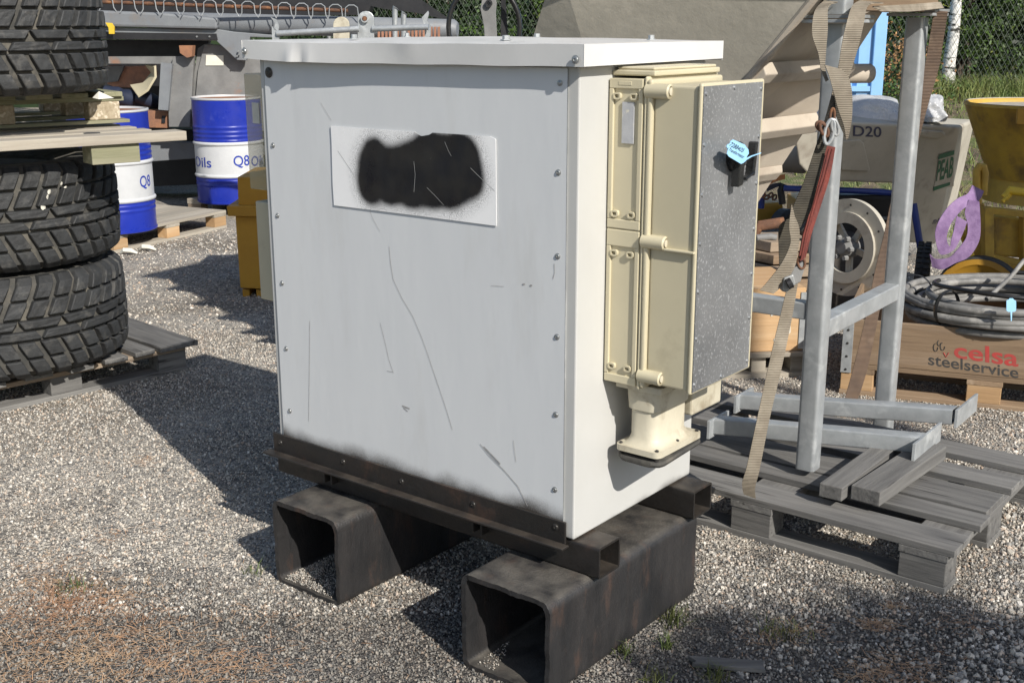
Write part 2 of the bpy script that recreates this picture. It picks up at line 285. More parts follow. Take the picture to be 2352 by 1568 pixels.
# ------------------------------------------------------------------ ground
def gz(x, y):                                          # height of the ground: yard level, then a grass bank up to the fence
    t = np.clip((y-8.6-np.maximum(0, 2.2-x)*3.)/4.6, 0, 1); return .84*t*t*(3-2*t)
def ground():
    xs = np.concatenate([np.linspace(-60, -6, 14), np.linspace(-5.5, 9, 60), np.linspace(10, 60, 14)])
    ys = np.concatenate([np.linspace(-20, 1, 10), np.linspace(1.4, 15, 70), np.linspace(17, 120, 20)])
    X, Y = np.meshgrid(xs, ys); Z = gz(X, Y)+.012*np.sin(X*2.1+Y)*np.sin(Y*1.7)*(Y > 8.5); nx = len(xs)
    V = np.stack([X, Y, Z], -1).reshape(-1, 3)
    Fc = [(j*nx+i, j*nx+i+1, (j+1)*nx+i+1, (j+1)*nx+i) for j in range(len(ys)-1) for i in range(nx-1)]
    m = bpy.data.materials.new('gravel_ground'); m.use_nodes = True; MATS['gravel_ground'] = m
    n, l = nodes_of(m); b = n['Principled BSDF']; b.inputs['Roughness'].default_value = .9
    tc = n.new('ShaderNodeTexCoord')
    def vor(s, feat='F1'):
        v = n.new('ShaderNodeTexVoronoi'); v.inputs['Scale'].default_value = s; v.feature = feat; l.new(tc.outputs['Object'], v.inputs['Vector']); return v
    def noi(s, d=5):
        v = n.new('ShaderNodeTexNoise'); v.inputs['Scale'].default_value = s; v.inputs['Detail'].default_value = d; l.new(tc.outputs['Object'], v.inputs['Vector']); return v
    def cr(src, stops):
        r = n.new('ShaderNodeValToRGB'); r.color_ramp.interpolation = 'LINEAR'
        while len(r.color_ramp.elements) < len(stops): r.color_ramp.elements.new(.5)
        for e, (p, c) in zip(r.color_ramp.elements, stops): e.position = p; e.color = (*c, 1)
        l.new(src, r.inputs[0]); return r.outputs[0]
    def mix(f, a, b_, mode='MIX'):
        t = n.new('ShaderNodeMix'); t.data_type = 'RGBA'; t.blend_type = mode
        for s, v in ((t.inputs[0], f), (t.inputs[6], a), (t.inputs[7], b_)):
            if isinstance(v, (int, float)): s.default_value = v
            elif isinstance(v, tuple): s.default_value = (*v, 1)
            else: l.new(v, s)
        return t.outputs[2]
    def mrange(src, a, b_, c=0, d=1):
        t = n.new('ShaderNodeMapRange'); l.new(src, t.inputs[0])
        for i, v in enumerate((a, b_, c, d)): t.inputs[i+1].default_value = v
        return t.outputs[0]
    v1, v2 = vor(125), vor(58)
    sp = n.new('ShaderNodeSeparateColor'); l.new(v1.outputs['Color'], sp.inputs[0])
    sp2 = n.new('ShaderNodeSeparateColor'); l.new(v2.outputs['Color'], sp2.inputs[0])
    stones = cr(sp.outputs[0], [(0, (.12, .115, .105)), (.25, (.29, .27, .235)), (.5, (.42, .385, .335)), (.75, (.52, .47, .40)), (.93, (.62, .56, .48)), (1, (.78, .72, .64))])
    big = cr(sp2.outputs[1], [(0, (.15, .145, .14)), (.5, (.34, .31, .27)), (1, (.52, .475, .41))])
    c = mix(mrange(sp2.outputs[2], .62, .68), stones, big)
    pl = mix(mrange(noi(1.3).outputs[0], .42, .62), (1, 1, 1), (.66, .63, .59)); c = mix(1., c, pl, 'MULTIPLY')
    # reddish fallen needles matted into the gravel in patches
    c = mix(mrange(noi(2.2, 9).outputs[0], .60, .78, 0, .45), c, (.33, .19, .11))
    # finer darker chippings towards the camera, soil and grass on the bank
    gm = n.new('ShaderNodeNewGeometry'); sx = n.new('ShaderNodeSeparateXYZ'); l.new(gm.outputs['Position'], sx.inputs[0])
    ad = n.new('ShaderNodeMath'); ad.operation = 'ADD'; l.new(sx.outputs[1], ad.inputs[0])
    nn = mrange(noi(1.7).outputs[0], .3, .7, -.45, .45); l.new(nn, ad.inputs[1])
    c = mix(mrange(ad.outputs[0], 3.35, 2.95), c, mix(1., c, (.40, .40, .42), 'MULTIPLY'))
    bank = cr(noi(5, 9).outputs[0], [(.35, (.10, .075, .05)), (.5, (.20, .16, .10)), (.62, (.10, .13, .035)), (.8, (.26, .21, .13))])
    c = mix(mrange(sx.outputs[2], .05, .14), c, bank)
    l.new(c, b.inputs['Base Color'])
    dm = n.new('ShaderNodeMath'); dm.operation = 'ADD'; l.new(mrange(v1.outputs[0], 0, .8, 1, 0), dm.inputs[0]); l.new(mrange(v2.outputs[0], 0, .8, .8, 0), dm.inputs[1])
    bp = n.new('ShaderNodeBump'); bp.inputs['Strength'].default_value = 1.; bp.inputs['Distance'].default_value = .009; l.new(dm.outputs[0], bp.inputs['Height']); l.new(bp.outputs[0], b.inputs['Normal'])
    link('ground', fastmesh('ground', V, Fc, 'gravel_ground'), kind='structure')
ground()

def stone_mat(name, stops, dark=1.):
    m = bpy.data.materials.new(name); m.use_nodes = True; MATS[name] = m; n, l = nodes_of(m); b = n['Principled BSDF']; b.inputs['Roughness'].default_value = .85
    oi = n.new('ShaderNodeObjectInfo'); r = n.new('ShaderNodeValToRGB')
    while len(r.color_ramp.elements) < len(stops): r.color_ramp.elements.new(.5)
    for e, (p, c) in zip(r.color_ramp.elements, stops): e.position = p; e.color = (*[x*dark for x in c], 1)
    l.new(oi.outputs['Random'], r.inputs[0])
    t = n.new('ShaderNodeTexNoise'); t.inputs['Scale'].default_value = 2.; tc = n.new('ShaderNodeTexCoord'); l.new(tc.outputs['Object'], t.inputs['Vector'])
    mx = n.new('ShaderNodeMix'); mx.data_type = 'RGBA'; mx.blend_type = 'MULTIPLY'; mx.inputs[0].default_value = .5
    l.new(r.outputs[0], mx.inputs[6]); l.new(t.outputs[0], mx.inputs[7]); l.new(mx.outputs[2], b.inputs['Base Color'])
stops = [(0, (.18, .18, .175)), (.18, (.34, .33, .31)), (.45, (.58, .54, .475)), (.68, (.74, .68, .58)), (.80, (.60, .45, .34)), (.90, (.80, .74, .65)), (1, (.95, .89, .80))]
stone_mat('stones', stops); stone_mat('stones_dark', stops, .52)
def gravel(name, poly, density, smin, smax, mat, seed, z=.003, kids=True):
    me = bpy.data.meshes.new(name); me.from_pydata([(x, y, z) for x, y in poly], [], [tuple(range(len(poly)))])
    o = bpy.data.objects.new(name, me); sc.collection.objects.link(o); tag(o, kind='stuff')
    ng = bpy.data.node_groups.new(name, 'GeometryNodeTree')
    ng.interface.new_socket('Geometry', in_out='INPUT', socket_type='NodeSocketGeometry'); ng.interface.new_socket('Geometry', in_out='OUTPUT', socket_type='NodeSocketGeometry')
    n, l = ng.nodes, ng.links; gi = n.new('NodeGroupInput'); go = n.new('NodeGroupOutput')
    ds = n.new('GeometryNodeDistributePointsOnFaces'); ds.inputs['Density'].default_value = density; ds.inputs['Seed'].default_value = seed
    ic = n.new('GeometryNodeMeshIcoSphere'); ic.inputs['Radius'].default_value = 1; ic.inputs['Subdivisions'].default_value = 1
    sp = n.new('GeometryNodeSetPosition'); nz = n.new('ShaderNodeTexNoise'); nz.inputs['Scale'].default_value = 1.1
    vm = n.new('ShaderNodeVectorMath'); vm.operation = 'SUBTRACT'; vm.inputs[1].default_value = (.5, .5, .5); l.new(nz.outputs['Color'], vm.inputs[0])
    vs = n.new('ShaderNodeVectorMath'); vs.operation = 'SCALE'; vs.inputs['Scale'].default_value = 1.8; l.new(vm.outputs[0], vs.inputs[0])
    l.new(ic.outputs['Mesh'], sp.inputs['Geometry']); l.new(vs.outputs[0], sp.inputs['Offset'])
    sm = n.new('GeometryNodeSetMaterial'); sm.inputs['Material'].default_value = MATS[mat]; l.new(sp.outputs[0], sm.inputs['Geometry'])
    ip = n.new('GeometryNodeInstanceOnPoints'); l.new(ds.outputs['Points'], ip.inputs['Points']); l.new(sm.outputs[0], ip.inputs['Instance'])
    rv = n.new('FunctionNodeRandomValue'); rv.data_type = 'FLOAT_VECTOR'; rv.inputs[0].default_value = (0, 0, 0); rv.inputs[1].default_value = (6.28, 6.28, 6.28); l.new(rv.outputs[0], ip.inputs['Rotation'])
    r1 = n.new('FunctionNodeRandomValue'); r1.data_type = 'FLOAT_VECTOR'; r1.inputs[0].default_value = (.5, .5, .4); r1.inputs[1].default_value = (1.1, 1.0, .75); r1.inputs['Seed'].default_value = 3
    r2 = n.new('FunctionNodeRandomValue'); r2.data_type = 'FLOAT'; r2.inputs[2].default_value = 0; r2.inputs[3].default_value = 1; r2.inputs['Seed'].default_value = 5
    pw = n.new('ShaderNodeMath'); pw.operation = 'POWER'; pw.inputs[1].default_value = 3.; l.new(r2.outputs[1], pw.inputs[0])
    mr = n.new('ShaderNodeMapRange'); mr.inputs[3].default_value = smin; mr.inputs[4].default_value = smax; l.new(pw.outputs[0], mr.inputs[0])
    v2 = n.new('ShaderNodeVectorMath'); v2.operation = 'SCALE'; l.new(r1.outputs[0], v2.inputs[0]); l.new(mr.outputs[0], v2.inputs['Scale']); l.new(v2.outputs[0], ip.inputs['Scale'])
    l.new(gi.outputs[0], ds.inputs['Mesh']); l.new(ip.outputs[0], go.inputs[0])
    md = o.modifiers.new('scatter', 'NODES'); md.node_group = ng
    return o
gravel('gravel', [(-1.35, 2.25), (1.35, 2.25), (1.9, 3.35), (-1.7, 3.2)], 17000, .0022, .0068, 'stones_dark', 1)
gravel('gravel', [(-1.7, 3.0), (1.8, 3.0), (3.2, 6.2), (-2.9, 6.2)], 9500, .0024, .0075, 'stones', 2)
gravel('gravel', [(1.0, 2.5), (1.45, 2.4), (2.6, 4.3), (2.0, 4.6), (1.45, 3.2)], 2600, .006, .016, 'stones', 4)
gravel('gravel', [(.55, 2.3), (1.6, 2.3), (1.9, 3.6), (1.2, 3.0), (.62, 3.5)], 2600, .005, .011, 'stones', 6)
gravel('gravel', [(-2.9, 6.2), (3.2, 6.2), (2.5, 9.5), (-4.5, 9.5)], 1300, .004, .012, 'stones', 3)

def litter():                                          # fallen pine needles: short thin straws lying on the gravel
    V, Fc = [], []
    def straw(x, y, ln, wd, a, tilt, z=.008):
        d = np.array([math.cos(a), math.sin(a), tilt])*ln/2; s_ = np.array([-math.sin(a), math.cos(a), 0])*wd/2; c = np.array([x, y, z+abs(tilt)*ln/2]); up = np.array([0, 0, wd*.5]); k = len(V)
        V.extend([c-d-s_, c-d+s_, c+d+s_, c+d-s_, c+up]); Fc.extend([(k, k+1, k+4), (k+1, k+2, k+4), (k+2, k+3, k+4), (k+3, k, k+4)])
    cl = [(G(px, py), r_, n_) for px, py, r_, n_ in ((190, 1380, .10, 520), (60, 1420, .14, 420), (40, 1530, .16, 520), (230, 1500, .12, 420), (400, 1545, .14, 380), (520, 1540, .10, 180), (120, 1340, .08, 200), (330, 1440, .09, 160),
          (560, 1420, .08, 40), (1770, 1470, .05, 70), (1850, 1450, .04, 50), (2015, 1440, .03, 110), (2050, 1400, .02, 50), (2060, 1545, .08, 220), (2000, 1560, .05, 90), (2200, 1440, .05, 60), (330, 1060, .05, 50), (250, 1230, .08, 60), (90, 1290, .1, 80), (420, 620, .4, 160), (380, 720, .4, 140))]
    for c, r_, n_ in cl:
        base = RNG.uniform(0, 3.14)
        for _ in range(n_): straw(c.x+RNG.normal(0, r_), c.y+RNG.normal(0, r_*.7), RNG.uniform(.012, .038), .0011, base+RNG.normal(0, .9) if RNG.random() < .7 else RNG.uniform(0, 6.28), RNG.normal(0, .12))
    for _ in range(900):
        y = RNG.uniform(2.3, 6.5); straw(RNG.uniform(-.5, .5)*y, y, RNG.uniform(.012, .035), .0011, RNG.uniform(0, 6.28), RNG.normal(0, .1))
    link('pine_needles', fastmesh('pine_needles', V, Fc, 'needles'), kind='stuff')
litter()
def blades(n_, posf, hmin, hmax, wd, spread=.35):
    V, Fc = [], []
    for _ in range(n_):
        x, y, z = posf(); a = RNG.uniform(0, 6.28); h = RNG.uniform(hmin, hmax); lean = RNG.normal(0, spread, 2)*h; s_ = np.array([math.cos(a), math.sin(a), 0])*wd*RNG.uniform(.6, 1.3); b0 = np.array([x, y, z]); k = len(V)
        m_ = b0+np.array([lean[0]*.35, lean[1]*.35, h*.6]); t_ = b0+np.array([lean[0], lean[1], h*RNG.uniform(.75, 1)])
        V.extend([b0-s_, b0+s_, m_+s_*.7, m_-s_*.7, t_]); Fc.extend([(k, k+1, k+2), (k, k+2, k+3), (k+3, k+2, k+4)])
    return V, Fc
def bankpos():
    x = RNG.uniform(2.5, 8.5); y = RNG.uniform(8.8, 13.6); return x, y, float(gz(x, y))-.01
def fencepos():
    x = RNG.uniform(2.8, 8.); y = 13.25+RNG.normal(0, .35); return x, y, float(gz(x, y))-.01
V1, F1 = blades(9000, bankpos, .04, .16, .005, .6); V2, F2 = blades(7000, fencepos, .08, .30, .004, .6)
link('bank_grass', fastmesh('bank_grass', V1+V2, F1+[tuple(i+len(V1) for i in f) for f in F2], 'grass'), kind='stuff')
for i, (px, py, r_, n_, lab) in enumerate(((1540, 1425, .022, 110, 'green grass tuft on the gravel beside the far end of the near steel tube'),
        (1505, 1572, .02, 40, 'cut off sprig of grass at the very bottom edge of the gravel'), (1425, 1500, .018, 45, 'small grass tuft tight against the long side of the near steel tube'),
        (1790, 1460, .03, 60, 'sparse yellowish grass tuft on shaded gravel above the grey plank scrap'), (1640, 1565, .02, 60, 'grass tuft just below the grey plank scrap'),
        (583, 1318, .015, 25, 'tiny green tuft at the shadow edge beside the farther steel tube'), (170, 1355, .03, 40, 'faint green tuft among the orange needles at lower left'),
        (1530, 1490, .010, 40, 'bright green seedling between the near steel tube and the grey plank scrap'))):
    c = G(px, py)
    V, Fc = blades(n_, lambda: (RNG.normal(0, r_), RNG.normal(0, r_), 0.), .015, .06, .0016, .6)
    tag(link('grass_tuft', fastmesh('grass_tuft', V, Fc, 'grass'), loc=c), lab, 'grass tuft', 'tufts growing in the gravel')
a, b_ = G(1585, 1532), G(1752, 1545)
MB().prism([a+Vector((0, -.01, .006)), a+Vector((.012, .0, .006)), a+Vector((-.005, .028, .006)), b_+Vector((0, .03, .006)), b_+Vector((0, -.015, .006))], (0, 0, .012)).build(
    'plank_scrap', 'wood_grey_x', label='thin splintered grey plank scrap lying on the gravel at the bottom', cat='scrap wood', bevel=.001)

# ------------------------------------------------------------------ transformer cabinet
YAW = .669
CAB = thing('transformer_cabinet', 'large white sheet steel transformer cabinet with black sprayed over nameplate, standing on two steel tubes', 'electrical cabinet', (.1526, 2.7295, 0), -YAW)
def front(px, py):                                    # pixel -> cabinet front plane (local x, z)
    return cabp(px, py, 1, 0.)
def cabp(px, py, ax, val):
    Mi = ROOTM[CAB.name].inverted(); o = Mi @ Vector((0, 0, H)); d = (Mi.to_3x3() @ ray(px, py)); return o+d*((val-o[ax])/d[ax])
# body shell, its front face with the painted material and the black overspray along the foot
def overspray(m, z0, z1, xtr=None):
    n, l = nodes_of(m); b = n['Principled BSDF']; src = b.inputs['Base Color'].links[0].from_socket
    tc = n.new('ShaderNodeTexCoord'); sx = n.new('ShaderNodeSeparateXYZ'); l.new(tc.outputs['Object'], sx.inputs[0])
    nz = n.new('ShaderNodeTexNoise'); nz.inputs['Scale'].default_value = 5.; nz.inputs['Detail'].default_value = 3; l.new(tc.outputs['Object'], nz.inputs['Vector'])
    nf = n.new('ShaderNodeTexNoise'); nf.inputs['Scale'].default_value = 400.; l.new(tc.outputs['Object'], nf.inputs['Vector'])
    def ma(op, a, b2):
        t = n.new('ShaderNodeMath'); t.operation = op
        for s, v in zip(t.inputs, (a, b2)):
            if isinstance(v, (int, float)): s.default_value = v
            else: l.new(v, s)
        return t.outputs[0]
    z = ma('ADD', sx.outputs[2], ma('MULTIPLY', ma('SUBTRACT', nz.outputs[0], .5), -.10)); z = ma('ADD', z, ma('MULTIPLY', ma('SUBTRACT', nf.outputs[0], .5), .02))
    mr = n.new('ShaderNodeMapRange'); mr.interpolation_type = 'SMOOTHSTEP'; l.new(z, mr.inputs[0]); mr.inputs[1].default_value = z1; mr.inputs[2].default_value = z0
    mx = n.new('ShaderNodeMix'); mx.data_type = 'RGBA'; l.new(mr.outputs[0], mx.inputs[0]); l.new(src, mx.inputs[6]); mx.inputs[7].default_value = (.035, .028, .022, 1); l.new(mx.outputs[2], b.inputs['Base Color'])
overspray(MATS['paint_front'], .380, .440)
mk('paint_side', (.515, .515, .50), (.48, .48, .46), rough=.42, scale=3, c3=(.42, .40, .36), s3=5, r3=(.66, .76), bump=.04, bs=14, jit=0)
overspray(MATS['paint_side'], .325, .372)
WB, DB, Z0, Z1 = 1.10, .575, .352, 1.508
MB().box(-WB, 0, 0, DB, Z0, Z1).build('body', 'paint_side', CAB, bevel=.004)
# front sheet: slightly wavy panel screwed on the body
mb = MB(); nx, nz_ = 34, 30
xs = [-1.078+1.047*i/nx for i in range(nx+1)]; zs = [.36+1.143*k/nz_ for k in range(nz_+1)]
for z in zs:
    for x in xs:
        e = min(abs(x+1.078), abs(x+.031))/.08; mb.v.append(Vector((x, -.0035-.0006*min(1, e)*(mnoise.noise((x*2.2, z*1.7, 3.))), z)))
mb.f = [(k*(nx+1)+i, k*(nx+1)+i+1, (k+1)*(nx+1)+i+1, (k+1)*(nx+1)+i) for k in range(nz_) for i in range(nx)]
mb.build('front_panel', 'paint_front', CAB, smooth=True)
# seams
for x in (-1.0795, -.0315): MB().box(x, x+.0018, -.0035, 0, .36, 1.5).build('panel_edge', 'galv_dull', CAB)
# lid with dented skirt
def skirtpt(x, z):                                    # outward bulge of the front skirt
    t = (z-1.508)/.049; dent = .009*math.exp(-((x+.93)/.022)**2)-.007*math.exp(-((x+.895)/.016)**2)+.004*math.exp(-((x+.865)/.014)**2)
    return -.030-.004*mnoise.noise((x*3.1, z*5, 1.))-(dent+.003*math.sin(x*5.5))*(1-t)-.004*math.exp(-((x+.5)/.04)**2)*t
def sag(x):                                           # the sheet edge hangs a little between its corners
    a = (x+WB+.036)/(WB+.068); return .0055*min(1, a/.18)*(1-max(0, (a-.2)/.8))**.8+.0006*math.sin(x*23)
mb = MB(); X0, X1, Y1 = -WB-.036, .032, DB+.03; n_ = 70
for k in range(5):
    z = 1.508+.049*k/4
    for i in range(n_+1): x = X0+(X1-X0)*i/n_; mb.v.append(Vector((x, skirtpt(x, z), z-sag(x)*(1.2 if k == 0 else 1))))
mb.f = [(k*(n_+1)+i, k*(n_+1)+i+1, (k+1)*(n_+1)+i+1, (k+1)*(n_+1)+i) for k in range(4) for i in range(n_)]
k0 = len(mb.v); ny = 12                               # top sheet, rising a little to its middle
for j in range(ny+1):
    for i in range(n_+1):
        x = X0+(X1-X0)*i/n_; y = skirtpt(x, 1.557)*(1-j/ny)+Y1*j/ny
        bul = .010*math.sin(math.pi*i/n_)**.7*math.sin(math.pi*j/ny)**.5+.0015*mnoise.noise((x*6, y*6, 0)) if 0 < j < ny and 0 < i < n_ else 0
        mb.v.append(Vector((x, y, 1.557+bul-sag(x)*(1-j/ny)**2)))
mb.f += [(k0+j*(n_+1)+i, k0+j*(n_+1)+i+1, k0+(j+1)*(n_+1)+i+1, k0+(j+1)*(n_+1)+i) for j in range(ny) for i in range(n_)]
mb.add([(X1, -.030, 1.508), (X1, Y1, 1.512), (X1, Y1, 1.557), (X1, -.030, 1.557)], [(0, 1, 2, 3)])
mb.add([(X0, -.030, 1.508), (X0, Y1, 1.508), (X0, Y1, 1.557), (X0, -.030, 1.557)], [(3, 2, 1, 0)])
mb.add([(X0, Y1, 1.508), (X1, Y1, 1.508), (X1, Y1, 1.557), (X0, Y1, 1.557)], [(0, 1, 2, 3)])
mk('paint_lid', (.66, .655, .64), (.59, .59, .575), rough=.42, scale=4, c3=(.36, .33, .28), s3=9, r3=(.68, .76), bump=.04, bs=16, jit=0)
LID = mb.build('lid', 'paint_lid', CAB, smooth=True)
def screwhead(c, ax, r_=.0085, mat='screw', name='screw', par=CAB):
    mb = MB(); mb.lathe([(r_*1.25, 0), (r_*1.25, .0012), (r_*.95, .0014), (r_*.85, .0030), (r_*.45, .0038), (r_*.4, .0028), (.001, .0026)], 14, c, ax); return mb.build(name, mat, par, smooth=True)
for px, py in ((1289, 191), (1285, 396), (1283, 588), (1281, 773), (1278, 951), (1275, 1123), (630, 332), (640, 493), (650, 648), (659, 798), (667, 941)):
    p = front(px, py); screwhead((p.x, -.0035, p.z), (0, -1, 0), .0060)
screwhead((-1.057, -.0045, 1.470), (0, -1, 0), .012, 'screw_dark', 'plug')
for px, py in ((569, 122), (1329, 145)): p = front(px, py); screwhead((-1.121 if px < 600 else .012, -.034, p.z+.008), (0, -1, 0), .008, par=LID)
for x, y, s_ in ((-.78, .06, 1), (-.26, .06, 1.1), (.0, .3, .9), (-.5, .5, 1), (-1.0, .5, .8)):
    MB().lathe([(.013*s_, 0), (.013*s_, .002), (.0085*s_, .003), (.0085*s_, .011), (.006*s_, .012)], 6, (x, y, 1.562), (0, 0, 1)).build('lid_bolt', 'galv', LID)
# nameplate, blacked out with spray paint
PL = [front(770, 470), front(1143, 518), front(1143, 321), front(764, 288)]
pts = [(764, 288), (958, 302), (962, 307), (972, 312), (990, 309), (998, 304), (1130, 313), (1141, 318), (1143, 321), (1144, 518), (1120, 515), (930, 490), (771, 470), (768, 420), (766, 330)]
m = mk('nameplate', (.90, .90, .895), (.87, .87, .865), rough=.35, scale=6, c3=(.6, .58, .54), s3=14, r3=(.68, .72), bump=.04, bs=20, jit=0)
n, l = nodes_of(m); b = n['Principled BSDF']; src = b.inputs['Base Color'].links[0].from_socket
tc = n.new('ShaderNodeTexCoord'); nz = n.new('ShaderNodeTexNoise'); nz.inputs['Scale'].default_value = 9; nz.inputs['Detail'].default_value = 4; l.new(tc.outputs['Object'], nz.inputs['Vector'])
nf = n.new('ShaderNodeTexNoise'); nf.inputs['Scale'].default_value = 420.; l.new(tc.outputs['Object'], nf.inputs['Vector'])
def vmath(op, a, b2):
    t = n.new('ShaderNodeVectorMath'); t.operation = op
    for s, v in zip(t.inputs, (a, b2)):
        if isinstance(v, tuple): s.default_value = v
        elif v is not None: l.new(v, s)
    return t
def fmath(op, a, b2, c2=None):
    t = n.new('ShaderNodeMath'); t.operation = op
    for s, v in zip(t.inputs, (a, b2, c2)):
        if isinstance(v, (int, float)): s.default_value = v
        elif v is not None: l.new(v, s)
    return t.outputs[0]
best = None                                           # the sprayed patch: overlapping soft discs
for px, py, rr in ((862, 362, 26), (860, 400, 30), (855, 432, 26), (905, 400, 40), (900, 432, 24), (950, 398, 48), (950, 430, 30), (1000, 384, 50), (1000, 430, 32), (1050, 370, 42), (1050, 400, 44), (1035, 440, 22), (990, 360, 34), (868, 345, 16), (1066, 352, 24), (1092, 422, 17), (1075, 400, 22)):
    p = front(px, py); d = vmath('DISTANCE', tc.outputs['Object'], (p.x, -.006, p.z)).outputs['Value']; d = fmath('SUBTRACT', d, rr*.00165)
    best = d if best is None else fmath('SMOOTH_MIN', best, d, .05)
best = fmath('ADD', best, fmath('MULTIPLY', fmath('SUBTRACT', nz.outputs[0], .5), .022)); best = fmath('ADD', best, fmath('MULTIPLY', fmath('SUBTRACT', nf.outputs[0], .5), .014))
mr = n.new('ShaderNodeMapRange'); mr.interpolation_type = 'SMOOTHSTEP'; l.new(best, mr.inputs[0]); mr.inputs[1].default_value = .016; mr.inputs[2].default_value = -.008
m2 = n.new('ShaderNodeMapRange'); m2.interpolation_type = 'SMOOTHSTEP'; l.new(best, m2.inputs[0]); m2.inputs[1].default_value = .05; m2.inputs[2].default_value = -.005; m2.inputs[4].default_value = .85
m3 = n.new('ShaderNodeMapRange'); l.new(nf.outputs[0], m3.inputs[0]); m3.inputs[1].default_value = .45; m3.inputs[2].default_value = .62
fac = fmath('MAXIMUM', mr.outputs[0], fmath('MULTIPLY', m2.outputs[0], m3.outputs[0]))
mx = n.new('ShaderNodeMix'); mx.data_type = 'RGBA'; l.new(fac, mx.inputs[0]); l.new(src, mx.inputs[6]); mx.inputs[7].default_value = (.010, .009, .009, 1)
nw = n.new('ShaderNodeTexNoise'); nw.inputs['Scale'].default_value = 16; nw.inputs['Detail'].default_value = 8; l.new(tc.outputs['Object'], nw.inputs['Vector'])
cr_ = n.new('ShaderNodeValToRGB'); l.new(nw.outputs[0], cr_.inputs[0]); E_ = cr_.color_ramp.elements; E_[0].position = .35; E_[0].color = (.006, .006, .009, 1); E_[1].position = .74; E_[1].color = (.020, .018, .016, 1); e_ = E_.new(.765); e_.color = (.5, .5, .48, 1)
l.new(cr_.outputs[0], mx.inputs[7]); l.new(mx.outputs[2], b.inputs['Base Color'])
MB().prism([(front(*p).x, -.0055, front(*p).z) for p in pts], (0, -.0012, 0)).build('nameplate', 'nameplate', CAB, label='white nameplate blacked out with a cloud of spray paint')
# scratches on the sheet
def scratch(pp, wd, mat='text_black', y=-.0062, name='scratch'):
    P = [front(*p) for p in pp]; mb = MB()
    for i in range(len(P)-1):
        a, c = P[i], P[i+1]; d = Vector((c.x-a.x, 0, c.z-a.z)).normalized(); s_ = Vector((-d.z, 0, d.x))*wd/2
        mb.add([(a.x-s_.x, y, a.z-s_.z), (a.x+s_.x, y, a.z+s_.z), (c.x+s_.x, y, c.z+s_.z), (c.x-s_.x, y, c.z-s_.z)], [(0, 1, 2, 3)])
    return mb
mk('scratch_grey', (.30, .29, .28), (.42, .41, .40), rough=.6, scale=60, bump=0, jit=.1)
mk('scratch_pale', (.42, .42, .40), rough=.6, bump=0, jit=.1)
for pp, wd in (([(896, 565), (899, 600), (905, 640), (925, 683), (950, 725), (968, 768), (980, 800), (1000, 860), (1022, 925), (1040, 985)], .0013), ([(713, 735), (712, 850), (710, 965)], .0013),
               ([(875, 740), (885, 780), (895, 825), (905, 855)], .0011), ([(890, 850), (905, 853)], .0012), ([(1104, 1018), (1125, 1045), (1160, 1080), (1190, 1115), (1212, 1160)], .0022), ([(1112, 1024), (1135, 1048), (1150, 1064)], .0040),
               ([(1275, 605), (1276, 625), (1272, 640)], .0014), ([(925, 930), (942, 937)], .004), ([(928, 935), (938, 943)], .003), ([(848, 470), (858, 500), (875, 530)], .0009), ([(740, 235), (764, 275)], .0009), ([(1130, 655), (1160, 657)], .0009),
               ([(1180, 1010), (1186, 1060)], .0012), ([(1202, 652), (1208, 652)], .004), ([(1219, 655), (1224, 655)], .004)):
    scratch(pp, wd, y=-.0045).build('scratch', 'scratch_grey', CAB)
for pp in ([(955, 370), (958, 400), (955, 440)], [(1026, 325), (1034, 345), (1041, 358)], [(1085, 385), (1105, 405), (1140, 438)], [(985, 430), (1005, 450), (1023, 470)], [(780, 345), (800, 375), (818, 402)]):
    scratch(pp, .0011, y=-.0070).build('scratch', 'scratch_pale', CAB)
# foot rail, hooks, skid beams
mb = MB(); mb.box(-1.118, -.018, -.012, -.005, .338, .398); mb.box(-1.135, -.005, -.042, -.012, .334, .341)
RAIL = mb.build('foot_rail', 'black_steel', CAB, bevel=.002, label='blackened rusty angle iron along the foot')
for px, py in ((650, 1012), (794, 1056), (928, 1101), (1092, 1154), (1281, 1206)): p = front(px, py); screwhead((p.x, -.012, p.z), (0, -1, 0), .0075, 'screw_dark', 'rail_bolt', RAIL)
BM0 = .264
FB = MB().hollow((-1.12, .004, BM0), (1.195, 0, 0), (0, .095, 0), (0, 0, .084), .006, .008).build('skid_beam', 'black_steel', CAB, smooth=True)
RB = MB().hollow((-1.12, DB-.105, BM0), (1.195, 0, 0), (0, .10, 0), (0, 0, .084), .006, .008).build('skid_beam', 'black_steel', CAB, smooth=True)
for px, py in ((763, 1092), (1105, 1207)):
    p = front(px, py); x, z = p.x, .312
    MB().box(x-.018, x-.012, -.022, .004, z-.018, z+.016).box(x+.012, x+.018, -.022, .004, z-.018, z+.016).box(x-.012, x+.012, -.022, .004, z+.010, z+.016).build('hook', 'black_steel', FB, bevel=.001)
# right-hand enclosure
ENC = MB(); y0, y1 = .117, .44
ENC.box(0, .100, y0+.004, y1, .742, 1.478).box(.100, .108, y0-.002, y1+.004, .738, 1.484)
ENC = ENC.build('side_enclosure', 'beige_plastic', CAB, bevel=.004, label='beige plastic switch enclosure on the right side')
